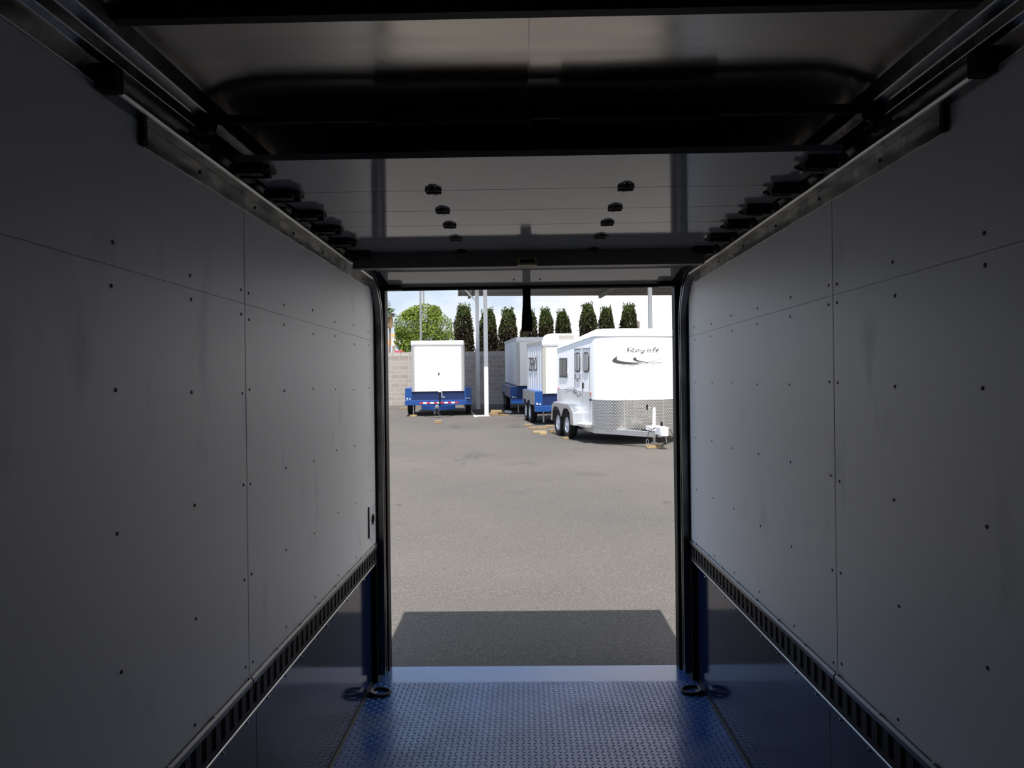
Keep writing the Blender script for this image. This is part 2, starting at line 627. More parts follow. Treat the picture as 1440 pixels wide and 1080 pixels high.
# cove trims between walls and roof
def cove(name, xi, s, label):
    prof = [(xi, 0.615), (xi - s * 0.006, 0.615), (xi - s * 0.010, 0.660), (xi - s * 0.030, 0.664), (xi - s * 0.034, 0.690),
            (xi - s * 0.060, 0.700), (xi - s * 0.075, 0.742), (xi - s * 0.085, 0.748), (xi, 0.752)]
    o = MB().prism([(x, Z(z)) for x, z in prof], YF, YE + 0.02, 'y').build(name, alum, bevel=0.002)
    struct(o, label)


cove('trim_2', XL, -1, 'ribbed aluminium cove along the top of the left wall')
cove('trim_3', XR, 1, 'ribbed aluminium cove along the top of the right wall')

# blue kick panels below the tie-down rails
def kick(name, xi, s, label):
    xk = xi + s * 0.03
    xa, xb = sorted((xk, xk + s * 0.015))
    o = MB().box(xa, xb, YF, YE + 0.02, FZ, Z(-1.02)).build(name, navy_gloss)
    struct(o, label)
    # silver beaded cap
    prof = [(xi - s * 0.001, -1.003), (xi - s * 0.005, -1.006), (xi - s * 0.005, -1.011), (xi + s * 0.008, -1.018), (xk - s * 0.003, -1.038),
            (xk, -1.042), (xk, -1.003)]
    MB().prism([(x, Z(z)) for x, z in prof], YF, YE - 0.01, 'y').build('cap_strip', alum, o, bevel=0.001)
    r0 = None
    for k in range(15):
        for (dx, zz, off) in ((0.0100, -1.0200, 0), (0.028, -1.058, 0.06)):
            at = (xi + s * dx, 1.5 + k * 0.19 + off, Z(zz))
            if r0 is None:
                r0 = MB().ball((0, 0, 0), 0.0042, seg=8).build('rivet', rivet_metal, o, smooth=True)
                r0.location = at
            else:
                dup(r0, at, o)
    # panel joint
    MB().box(*sorted((xk - s * 0.0006, xk + s * 0.001)), 2.40, 2.403, FZ, Z(-1.06)).build('panel_joint', black_steel, o)
    # floor angle along the foot of the panel
    MB().prism([(xk, FZ), (xk - s * 0.012, FZ + 0.0005), (xk - s * 0.003, FZ + 0.006), (xk, FZ + 0.02)], YF, YE, 'y').build('weld_bead', black_steel, o)


kick('baseboard_left', XL, -1, 'glossy navy kick panel below the slotted rail on the left')
kick('baseboard_right', XR, 1, 'glossy navy kick panel below the slotted rail on the right')

# slotted tie-down rails
def tie_rail(xi, s, label):
    t = thing('tie_down_rail', label, 'tie-down rail', (xi, 0, Z(-1.0)), group='tie-down rails along the side walls')
    y0, y1 = 0.9, YE - 0.005
    mb = MB()
    zt, zb, a, b2 = 0.108, -0.003, 0.078, 0.016
    # solid top and bottom bands, uprights between slots
    def plate(ya, yb, za, zb_):
        mb.box(*sorted((-s * 0.004, s * 0.0)), ya, yb, za, zb_)
    plate(y0, y1, a, zt - 0.006)
    plate(y0, y1, zb, b2)
    p = 0.0615
    y = y0
    while y < y1:
        plate(y, min(y + 0.033, y1), b2, a)
        y += p
    mb.build('slotted_face', black_steel, t)
    MB().box(*sorted((s * 0.024, s * 0.030)), y0, y1, zb, zt).build('rail_back', seam_dark, t)
    for (ya, yb) in ((y0, 2.262), (2.268, y1)):
        MB().prism([(-s * 0.004, 0.082), (-s * 0.012, 0.086), (-s * 0.012, 0.100), (-s * 0.006, 0.108), (0, 0.108), (0, 0.082)], ya, yb, 'y').build('rail_lip', mat('rail_lip_paint', (0.02, 0.025, 0.045), 0.25, spec=0.6), t, bevel=0.001)
    r0 = None
    for k in range(12):
        at = (-s * 0.0065, 1.2 + k * 0.262, 0.1125)
        if r0 is None:
            r0 = MB().ball((0, 0, 0), 0.005, seg=8).build('rail_screw', rivet_metal, t, smooth=True)
            r0.location = at
        else:
            dup(r0, at, t)


tie_rail(XL, -1, 'black slotted tie-down rail running along the left wall above the navy panel')
tie_rail(XR, 1, 'black slotted tie-down rail running along the right wall above the navy panel')

# door posts and rear header
for n, (xa, xb, xt, lab) in enumerate(((XL - 0.068, -0.817, -0.838, 'left'), (0.900, XR + 0.068, 0.915, 'right'))):
    o = MB().box(xa, xb, 4.385, 4.475, FZ - 0.02, Z(0.785)).build('trim_%d' % (n + 4), black_steel, bevel=0.004)
    struct(o, 'black steel door post on the %s of the opening' % lab)
    s = -1 if n == 0 else 1
    xin = XL if n == 0 else XR
    MB().box(*sorted((xin - s * 0.002, xin + s * 0.05)), YE, 4.385, FZ - 0.02, Z(0.60)).build('return_plate', black_steel, o)
    MB().box(*sorted((xin - s * 0.006, xin - s * 0.022)), 4.345, 4.385, FZ, Z(-0.98)).build('stop_bracket', black_steel, o, bevel=0.003)
o = MB().box(XL - 0.068, XR + 0.068, 4.43, 4.475, Z(0.60), Z(0.79)).build('trim_6', black_steel)
struct(o, 'rear header of the trailer box above the raised door')

# aluminium mounting plates on the wall under the tracks
for xi, s, lab in ((XL, -1, 'left'), (XR, 1, 'right')):
    o = MB().prism([(1.66, Z(0.546)), (4.03, Z(0.546)), (4.08, Z(0.560)), (4.08, Z(0.612)), (1.66, Z(0.612))], xi, xi - s * 0.004, 'x').build('mounting_plate', plate_metal, bevel=0.001)
    tag(o, 'shiny galvanised strip fixed to the top of the %s wall under the door track' % lab, 'mounting plate', 'mounting plates under the door tracks')
    r0 = None
    for k in range(6):
        at = (xi - s * 0.005, 1.95 + k * 0.4, Z(0.574))
        if r0 is None:
            r0 = MB().ball((0, 0, 0), 0.006, sx=0.6, seg=8).build('screw', screw_metal, o, smooth=True)
            r0.location = at
        else:
            dup(r0, at, o)

# door tracks: horizontal run, bend, vertical run
def door_track(xi, s, label):
    xt = xi - s * 0.005      # web, inside the wall face
    t = thing('door_track', label, 'door track', (0, 0, 0), group='roll-up door tracks')
    path = [(1.49, 0.628), (2.2, 0.624), (3.0, 0.619), (4.00, 0.612)]
    rad = 0.285
    for k in range(1, 13):
        a = R(90 * k / 12)
        path.append((4.00 + rad * math.sin(a), 0.612 - rad + rad * math.cos(a)))
    path += [(4.285, -0.5), (4.285, -1.67)]
    # C profile: u = inward from the web, v = outward (up / towards the outside)
    prof = [(0, -.027), (.034, -.027), (.034, -.014), (.031, -.014), (.031, -.024), (.003, -.024), (.003, .024), (.031, .024), (.031, .014),
            (.034, .014), (.034, .027), (0, .027)]
    mb = MB()
    n = len(prof)
    vs, fs = [], []
    for i, (d, z) in enumerate(path):
        a, b2 = path[max(i - 1, 0)], path[min(i + 1, len(path) - 1)]
        tx, tz = b2[0] - a[0], b2[1] - a[1]
        l = math.hypot(tx, tz)
        nxv, nzv = -tz / l, tx / l
        for u, v in prof:
            vs.append((xt - s * u, d + nxv * v, Z(z + nzv * v)))
    for i in range(len(path) - 1):
        for k in range(n):
            fs.append((i * n + k, i * n + (k + 1) % n, (i + 1) * n + (k + 1) % n, (i + 1) * n + k))
    fs.append(tuple(range(n)))
    fs.append(tuple(range((len(path) - 1) * n, len(path) * n)))
    mb._add(vs, fs)
    mb.build('channel', track_metal, t)
    # round light bead on the lower lip of the horizontal run
    MB().tube([(xt - s * .034, 1.495, Z(0.604)), (xt - s * .034, 4.02, Z(0.588))], 0.0052, 8).build('track_lip', mat('bright_track_lip', (0.78, 0.77, 0.74), 0.36, metal=1.0), t, smooth=True)
    MB().box(*sorted((xt - s * 0.0, xt - s * 0.042)), 1.462, 1.500, Z(0.600), Z(0.654)).build('end_stop', black_rubber, t, bevel=0.004)
    MB().box(*sorted((xt - s * -0.003, xt - s * 0.010)), 1.640, 1.655, Z(0.546), Z(0.600)).build('end_bracket', black_steel, t)


door_track(XL, -1, 'galvanised roll-up door track along the top of the left wall and down the left post')
door_track(XR, 1, 'galvanised roll-up door track along the top of the right wall and down the right post')

# the raised roll-up door
door = bpy.data.objects.new('door_1', None)
COL.objects.link(door)
tag(door, 'glossy white sectional roll-up door raised under the roof with black hinges', 'door', kind='structure')
DX0, DX1 = -0.800, 0.890
edges = [2.05, 2.395, 2.675, 2.925, 3.185, 3.475, 3.78, 4.10]
DZ = 0.632
for a, b2 in zip(edges[:-1], edges[1:]):
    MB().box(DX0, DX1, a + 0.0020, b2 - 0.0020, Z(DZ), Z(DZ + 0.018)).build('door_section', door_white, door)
mb = MB()
mb._add([(DX0 + .01, 4.1025, Z(DZ)), (DX1 - .01, 4.1025, Z(DZ)), (DX1 - .01, 4.405, Z(0.592)), (DX0 + .01, 4.405, Z(0.592)),
         (DX0 + .01, 4.1025, Z(DZ + .018)), (DX1 - .01, 4.1025, Z(DZ + .018)), (DX1 - .01, 4.405, Z(0.61)), (DX0 + .01, 4.405, Z(0.61))],
        [(0, 3, 2, 1), (4, 5, 6, 7), (0, 1, 5, 4), (1, 2, 6, 5), (2, 3, 7, 6), (3, 0, 4, 7)])
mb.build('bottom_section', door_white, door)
MB().box(DX0 + .01, DX1 - .01, 4.375, 4.408, Z(0.588), Z(0.5945)).build('bottom_rail', galv, door)
MB().prism([(4.404, Z(.572)), (4.420, Z(.567)), (4.428, Z(.578)), (4.426, Z(.612)), (4.404, Z(.612))], DX0 - .02, DX1 + .02, 'x').build('bottom_seal', black_rubber, door)
# strut with the slide latch
bar = MB().prism([(3.49, Z(.557)), (3.545, Z(.557)), (3.545, Z(.632)), (3.535, Z(.632)), (3.535, Z(.567)), (3.497, Z(.567)), (3.497, Z(.632)), (3.49, Z(.632))], -0.802, 0.858, 'x').build('strut_bar', bar_metal, door, bevel=0.001)
lt = MB()
lt.box(-0.022, 0.072, 3.468, 3.49, Z(.558), Z(.592))
lt.build('latch', mat('latch_brass', (0.40, 0.38, 0.18), 0.35, metal=0.7), door, bevel=0.005)
MB().box(-0.010, 0.060, 3.462, 3.4685, Z(.568), Z(.586)).build('latch_tongue', black_steel, door, bevel=0.002)
# screws by the strap
s0 = None
for x in (-0.048, 0.105):
    at = (x, 4.29, Z(0.605))
    if s0 is None:
        s0 = MB().ball((0, 0, 0), 0.007, sz=0.4, seg=8).build('bolt_head', screw_metal, door, smooth=True)
        s0.location = at
    else:
        dup(s0, at, door)
# pull strap
sp = [(4.409, .585, .0245), (4.411, .52, .0235), (4.412, .46, .0255), (4.410, .41, .030), (4.408, .36, .032), (4.409, .315, .031)]
mb = MB()
mb.ribbon([(0.026 - h, y, Z(z)) for y, z, h in sp], [(0.026 + h, y, Z(z)) for y, z, h in sp])
mb.build('pull_strap', webbing, door, solid=0.004)
# centre hinges
def hinge_meshes():
    mb = MB()
    mb.box(-0.023, 0.023, 0.002, 0.024, -0.007, 0)
    mb.box(-0.026, 0.026, -0.018, -0.005, -0.007, 0)
    mb.cyl((-0.024, -0.001, -0.007), (0.024, -0.001, -0.007), 0.0045, 10)
    arch = [(-0.024, -0.016, -0.005), (-0.014, -0.036, -0.005), (-0.006, -0.047, -0.006), (0.006, -0.047, -0.006), (0.014, -0.036, -0.005), (0.024, -0.016, -0.005)]
    mb.tube(arch, 0.0034, 8)
    mb.box(-0.006, 0.006, -0.048, -0.038, -0.006, 0)
    mb.box(-0.004, 0.004, 0.038, 0.047, -0.004, 0)
    return mb
h0 = None
for d in edges[1:6]:
    for x in (-0.283, 0.338):
        at = (x, d, Z(DZ - 0.0002))
        if h0 is None:
            h0 = hinge_meshes().build('hinge', black_plastic, door)
            h0.location = at
        else:
            dup(h0, at, door)
# side roller brackets and rollers
def bracket_mesh():
    mb = MB()
    mb.box(-0.034, 0.046, -0.030, 0.034, -0.012, 0)
    mb.box(-0.040, 0.030, -0.050, -0.024, -0.030, 0)
    mb.box(-0.040, -0.014, -0.020, 0.028, -0.036, -0.008)
    mb.cyl((-0.040, 0.0, -0.024), (0.044, 0.0, -0.022), 0.009, 10)
    mb.tube([(0.036, -0.02, -0.008), (0.05, -0.046, -0.012), (0.03, -0.058, -0.014), (0.0, -0.05, -0.014)], 0.006, 8)
    return mb
def roller_mesh():
    mb = MB()
    mb.lathe([(0.001, -0.016), (0.020, -0.016), (0.0225, -0.010), (0.0225, -0.002), (0.018, 0.002), (0.001, 0.002)], (0, 0, 0), 'x', 16)
    mb.cyl((-0.012, 0, 0), (0.036, 0, 0), 0.0045, 10)
    return mb
b0 = r0 = None
for s, xe in ((-1, DX0), (1, DX1)):
    for d in [2.115] + edges[1:7]:
        at = (xe - s * 0.040, d, Z(DZ - 0.0002))
        ra = (xe + s * 0.016, d, Z(0.628 - 0.0064 * (d - 1.49)))
        rz = 0 if s < 0 else math.pi
        if b0 is None:
            b0 = bracket_mesh().build('roller_bracket', black_plastic, door)
            b0.location = at
            r0 = roller_mesh().build('roller', mat('roller_nylon', (0.42, 0.40, 0.36), 0.45), door, smooth=True)
            r0.location = ra
        else:
            dup(b0, at, door, (0, 0, rz))
            dup(r0, ra, door, (0, 0, rz))
    MB().box(*sorted((xe + s * 0.010, xe - s * 0.085)), 4.36, 4.412, Z(.566), Z(.592)).build('bottom_bracket', black_plastic, door, bevel=0.003)

# counterbalance shaft in front of the raised door
t = thing('torsion_shaft', 'black counterbalance shaft with springs across the roof ahead of the raised door', 'spring shaft', (0.045, 1.90, Z(0.693)))
MB().cyl((-0.87, 0, 0), (0.87, 0, 0), 0.0125, 12).build('shaft', black_steel, t, smooth=True)
for xa, xb in ((-0.42, -0.02), (0.06, 0.46)):
    pts = []
    turns = 44
    for k in range(turns * 8 + 1):
        a = 2 * math.pi * k / 8
        pts.append((xa + (xb - xa) * k / (turns * 8), 0.021 * math.cos(a), 0.021 * math.sin(a)))
    MB().tube(pts, 0.0036, 5).build('spring', black_steel, t, smooth=True)
for x in (-0.86, 0.86):
    MB().lathe([(0.013, -0.02), (0.030, -0.02), (0.036, -0.012), (0.036, 0.012), (0.030, 0.02), (0.013, 0.02)], (x, 0, 0), 'x', 20).build('cable_drum', black_steel, t, smooth=True)
for x in (-0.885, 0.872):
    MB().box(x, x + 0.012, -0.04, 0.04, -0.05, 0.055).build('end_plate', black_steel, t)

# D-ring tie-downs on the floor
def d_ring(x, y, s, label):
    t = thing('floor_d_ring', label, 'tie-down ring', (x, y, FZ), (0, 0, 0), 'floor tie-down rings by the door')
    pts = []
    for k in range(20):
        a = 2 * math.pi * k / 20
        pts.append((0.058 * math.cos(a) * (1.0 if math.cos(a) * -s > 0 else 0.8), 0.050 * math.sin(a), 0.011 + 0.004 * math.cos(a) * s))
    MB().tube(pts, 0.0088, 10, closed=True).build('ring', black_steel, t, smooth=True)
    mb = MB()
    mb.prism([(-0.028, 0.0), (-0.028, 0.005), (-0.013, 0.008), (-0.010, 0.024), (0.010, 0.024), (0.013, 0.008), (0.028, 0.005), (0.028, 0.0)], -0.030, 0.030, 'y')
    o = mb.build('clip', mat('ring_clip_steel', (0.25, 0.26, 0.28), 0.35, metal=0.8), t, bevel=0.002)
    o.location = (s * 0.046, 0, 0.0005)
    MB().box(*sorted((s * 0.02, s * 0.085)), -0.045, 0.045, 0, 0.004).build('base_plate', black_steel, t)


d_ring(-0.815, 4.06, -1, 'black steel floor ring by the left door post at the end of the tread plate')
d_ring(0.905, 4.06, 1, 'black steel floor ring by the right door post at the end of the tread plate')

# lock plate on the left wall
t = thing('lock_plate', 'small aluminium plate with a round socket near the end of the left wall', 'lock plate', (XL, 4.085, Z(-0.745)))
MB().box(0, 0.004, -0.06, 0.105, -0.085, 0.085).build('plate', mat('plate_paint', (0.80, 0.80, 0.81), 0.3), t, bevel=0.001)
MB().box(0, 0.007, -0.070, -0.060, -0.086, 0.086).build('plate_edge', black_steel, t)
mb = MB()
mb.lathe([(0.0001, 0.001), (0.016, 0.001), (0.018, 0.006), (0.026, 0.006), (0.026, 0.0)], (0.004, 0.03, 0.005), 'x', 20)
mb.build('socket', black_steel, t, smooth=True)
MB().ball((0.010, 0.03, -0.022), 0.007, seg=8).build('tongue', rivet_metal, t, smooth=True)

def rrect(a0, a1, b0, b1, r, n=5):
    """rounded rectangle outline"""
    out = []
    for ca, cb, st in ((a1 - r, b1 - r, 0), (a0 + r, b1 - r, 90), (a0 + r, b0 + r, 180), (a1 - r, b0 + r, 270)):
        for k in range(n + 1):
            q = R(st + 90 * k / n)
            out.append((ca + r * math.cos(q), cb + r * math.sin(q)))
    return out


# ------------------------------------------------------------------ outside: wheels and cargo trailers
def wheel(parent, x, y, z, r, wd, s, rim=True):
    mb = MB()
    h = wd / 2
    mb.lathe([(r * .60, -h * .85), (r * .72, -h), (r * .93, -h * .92), (r, -h * .62), (r, h * .62), (r * .93, h * .92), (r * .72, h), (r * .60, h * .85)], (x, y, z), 'x', 28)
    o = mb.build('wheel', tyre, parent, smooth=True)
    mb = MB()
    f = x + s * h * .75
    mb.lathe([(r * .61, f - s * h * .0), (r * .56, f + s * .004), (r * .50, f - s * .04), (r * .26, f - s * .03), (r * .20, f + s * .01), (r * .0005, f + s * .02)], (0, y, z), 'x', 24)
    for k in range(5):
        a = 2 * math.pi * k / 5
        mb.ball((f - s * .028, y + r * .36 * math.cos(a), z + r * .36 * math.sin(a)), 0.018, seg=6)
    mb.build('rim', rim_white, o, smooth=True)
    return o


def cargo_trailer(label, x, y, yaw, W, Lb, z0, z1, axle, panel, cap, trim=None, zero=False, ac=False, tape=False):
    """box trailer on a blue drop frame; local origin on the ground below the middle of the box front, -Y is forward"""
    t = thing('cargo_trailer', label, 'trailer', (x, y, g(y)), (SLOPE, 0, R(yaw)), 'white cargo trailers parked along the wall')
    trim = trim or grey_trim
    h = W / 2
    body = MB().box(-h, h, 0, Lb, z0, z1 - 0.04).build('body', panel, t, bevel=0.02)
    # front skin
    MB().box(-h + 0.11, h - 0.11, -0.012, 0.01, z0 + 0.08, z1 - 0.20).build('front_skin', white_panel, t)
    MB().box(-h + 0.07, h - 0.07, -0.02, 0.01, z0, z0 + 0.10).build('front_sill', white_panel, t, bevel=0.008)
    # corner trims with rivets
    for s in (-1, 1):
        c = MB().prism([(s * (h + .008), 0.10), (s * (h + .008), -0.002), (s * (h - .03), -0.024), (s * (h - 0.10), -0.024), (s * (h - 0.10), 0.0), (s * (h - .005), 0.0), (s * (h - .005), 0.10)], z0, z1 - 0.14, 'z').build('corner_trim', trim, t)
        k = z0 + 0.05
        r0 = None
        while k < z1 - 0.18:
            at = (s * (h - 0.045), -0.026, k)
            if r0 is None:
                r0 = MB().ball((0, 0, 0), 0.010, seg=6).build('rivet', galv, c)
                r0.location = at
            else:
                dup(r0, at, c)
            k += 0.11
    # rounded roof edge
    pr = [(-0.03, z1 - 0.17), (-0.045, z1 - 0.11), (-0.03, z1 - 0.03), (0.02, z1), (0.10, z1), (0.10, z1 - 0.17)]
    MB().prism(pr, -h - 0.012, h + 0.012, 'x').build('front_cap', cap, t, bevel=0.006)
    for s in (-1, 1):
        MB().box(*sorted((s * (h - 0.05), s * (h + 0.014))), 0.08, Lb, z1 - 0.13, z1 - 0.0).build('side_rail', trim, t, bevel=0.01)
    MB().box(-h + .03, h - .03, 0.05, Lb, z1 - 0.06, z1 - 0.01).build('roof', panel, t)
    # side wall ribs
    yy = 0.30
    while yy < Lb - 0.1:
        for s in (-1, 1):
            MB().box(*sorted((s * h, s * (h + 0.008))), yy, yy + 0.035, z0 + 0.05, z1 - 0.14).build('side_rib', panel, t)
        yy += 0.42
    # vent
    vt = MB()
    vt.lathe([(0.0001, -0.018), (0.03, -0.018), (0.034, 0.0)], (0.03, -0.012, z0 + 0.62), 'y', 14)
    vt.box(0.0, 0.06, -0.03, -0.014, z0 + 0.62, z0 + 0.67)
    vt.build('lock', frame_grey, t)
    # blue frame
    ow = 1.19
    MB().box(-ow, ow, -0.10, 0.06, 0.40, 0.575).build('cross_beam', royal_blue, t, bevel=0.01)
    MB().box(-h, h, 0.02, 0.06, 0.575, z0).build('front_plate', navy_plate, t)
    MB().box(-h, h, 0.06, Lb, 0.46, z0).build('deck', navy_plate, t)
    for s in (-1, 1):
        fx0, fx1 = sorted((s * (h + 0.005), s * ow))
        f = MB().prism([(0.02, 0.585), (0.02, 1.01), (axle + 1.15, 1.01), (axle + 1.15, 0.56), (axle + 0.98, 0.56), (axle + .92, .70), (axle + .56, .70), (axle + .48, .60), (axle + .27, .60), (axle + .19, .70), (axle - .17, .70), (axle - .27, 0.585)], fx0 + (0.012 if s < 0 else 0), fx1 - (0.012 if s > 0 else 0), 'x').build('fender', royal_blue, t, bevel=0.006)
        sk = MB().prism([(0.05, 0.60), (0.05, 1.0), (axle + 1.12, 1.0), (axle + 1.12, 0.58), (axle + 1.0, 0.58), (axle + .92, .71), (axle + .56, .71), (axle + .46, .61), (axle + .29, .61), (axle + .19, .71), (axle - .17, .71), (axle - .25, 0.60)], s * (ow - .013), s * (ow + .004), 'x').build('side_skirt', galv if zero else royal_blue, f)
        MB().box(s * (ow - .20), s * (ow - .14), -0.012, 0.02, 0.61, 0.635).build('fender_latch', steel_white, f)
        MB().box(s * (ow - .10), s * (ow - .06), -0.012, 0.02, 0.61, 0.66).build('fender_latch', steel_white, f)
        for k in range(2):
            wheel(t, s * (ow - 0.12), axle + k * 0.75, 0.335, 0.335, 0.20, s)
    # tongue
    tg = MB()
    for s in (-1, 1):
        m = Matrix()
        p0, p1 = Vector((s * 0.58, 0.0, 0.33)), Vector((s * 0.06, -0.95, 0.38))
        d = (p1 - p0)
        ang = math.atan2(d.x, -d.y)
        m = Matrix.Translation(p0) @ Matrix.Rotation(ang, 4, 'Z')
        tg.box(-0.035, 0.035, -d.length, 0, -0.075, 0.075, m)
    tg.box(-0.60, 0.60, -0.02, 0.05, 0.24, 0.42)
    tg.build('tongue', royal_blue, t, bevel=0.006)
    MB().box(-0.06, 0.06, -1.16, -0.90, 0.34, 0.44).build('coupler', galv, t, bevel=0.01)
    jk = MB()
    jk.cyl((0.09, -0.84, 0.10), (0.09, -0.84, 0.90), 0.032, 14)
    jk.build('jack', black_steel, t)
    j2 = MB()
    j2.cyl((0.09, -0.84, 0.015), (0.09, -0.84, 0.50), 0.025, 12)
    j2.lathe([(0.0001, 0.0), (0.08, 0.0), (0.08, 0.015), (0.03, 0.02)], (0.09, -0.84, 0.004), 'z', 16)
    j2.build('jack_foot', galv, t)
    j3 = MB()
    j3.ball((0.09, -0.84, 0.91), 0.05, sz=0.6, seg=10)
    j3.tube([(0.09, -0.84, 0.90), (0.16, -0.84, 0.90), (0.17, -0.84, 0.72), (0.27, -0.84, 0.71)], 0.011, 8)
    j3.build('jack_crank', steel_white, t, smooth=True)
    for s in (-1, 1):
        MB().tube([(s * .05, -1.0, .36), (s * .09 - .03, -.98, .22), (s * .07 - .03, -.94, .12), (s * .03 - .03, -.9, .20), (s * .05, -.86, .33)], 0.010, 6).build('safety_chain', galv, t, smooth=True)
    # front stabiliser leg
    MB().cyl((-0.90, 0.10, 0.065), (-0.90, 0.10, 0.44), 0.022, 10).build('stabiliser', galv, t)
    if tape:
        segs = 11
        for k in range(segs):
            xa = -0.66 + k * 1.38 / segs
            MB().box(xa, xa + 1.38 / segs, -0.104, -0.099, 0.455, 0.510).build('tape_segment', tape_red if k % 2 == 0 else tape_white, t)
    if zero:
        for k, (txt, size, yy, zz, sx) in enumerate((('ZERO', 0.64, 2.40, 1.60, 0.92), ('o', 0.18, 0.84, 2.02, 1.0))):
            cu = bpy.data.curves.new('lettering', 'FONT')
            cu.body = txt
            cu.size = size
            cu.extrude = 0.003
            cu.space_character = 1.0
            tmp = bpy.data.objects.new('lettering_curve', cu)
            me = bpy.data.meshes.new_from_object(tmp)
            bpy.data.objects.remove(tmp)
            bpy.data.curves.remove(cu)
            me.materials.clear()
            me.materials.append(decal_dark)
            ob = bpy.data.objects.new('lettering' if k == 0 else 'degree_mark', me)
            COL.objects.link(ob)
            ob.parent = t
            ob.matrix_local = Matrix(((0, 0, -1, -h - 0.012), (-sx, 0, 0, yy), (0, 1, 0, zz), (0, 0, 0, 1)))
    if ac:
        a = MB().prism([(-0.40, 0.0), (-0.44, 0.06), (-0.40, 0.17), (-0.30, 0.22), (0.30, 0.22), (0.42, 0.18), (0.44, 0.06), (0.42, 0.0)], 0.35, 1.15, 'y').build('roof_air_conditioner', white_panel, t, bevel=0.03)
        a.location = (-0.28, 0.0, z1)
        gr = MB()
        gr.box(-0.10, 0.40, 0.346, 0.352, 0.02, 0.18)
        for k in range(5):
            gr.box(-0.10, 0.40, 0.335, 0.347, 0.03 + k * 0.03, 0.045 + k * 0.03)
        gr.build('grille', beige_trim, a)
    return t


cargo_trailer('white cargo trailer on a blue frame with red and white tape, alone at the left',
              -3.07, 26.6, 4.0, 1.87, 3.6, 0.89, 2.71, 1.0, white_panel_b, white_panel, tape=True)
cargo_trailer('white cargo trailer under the carport, rearmost, half hidden behind the ZERO trailer',
              0.713, 26.9, 5.8, 1.90, 5.6, 1.04, 2.80, 3.0, white_panel_b, white_panel_b)
cargo_trailer('white cargo trailer with ZERO lettered on its ribbed side and a roof air conditioner',
              1.50, 22.35, 9.3, 1.87, 2.84, 0.936, 2.53, 1.05, white_panel_b, white_panel, trim=beige_trim, zero=True, ac=True)

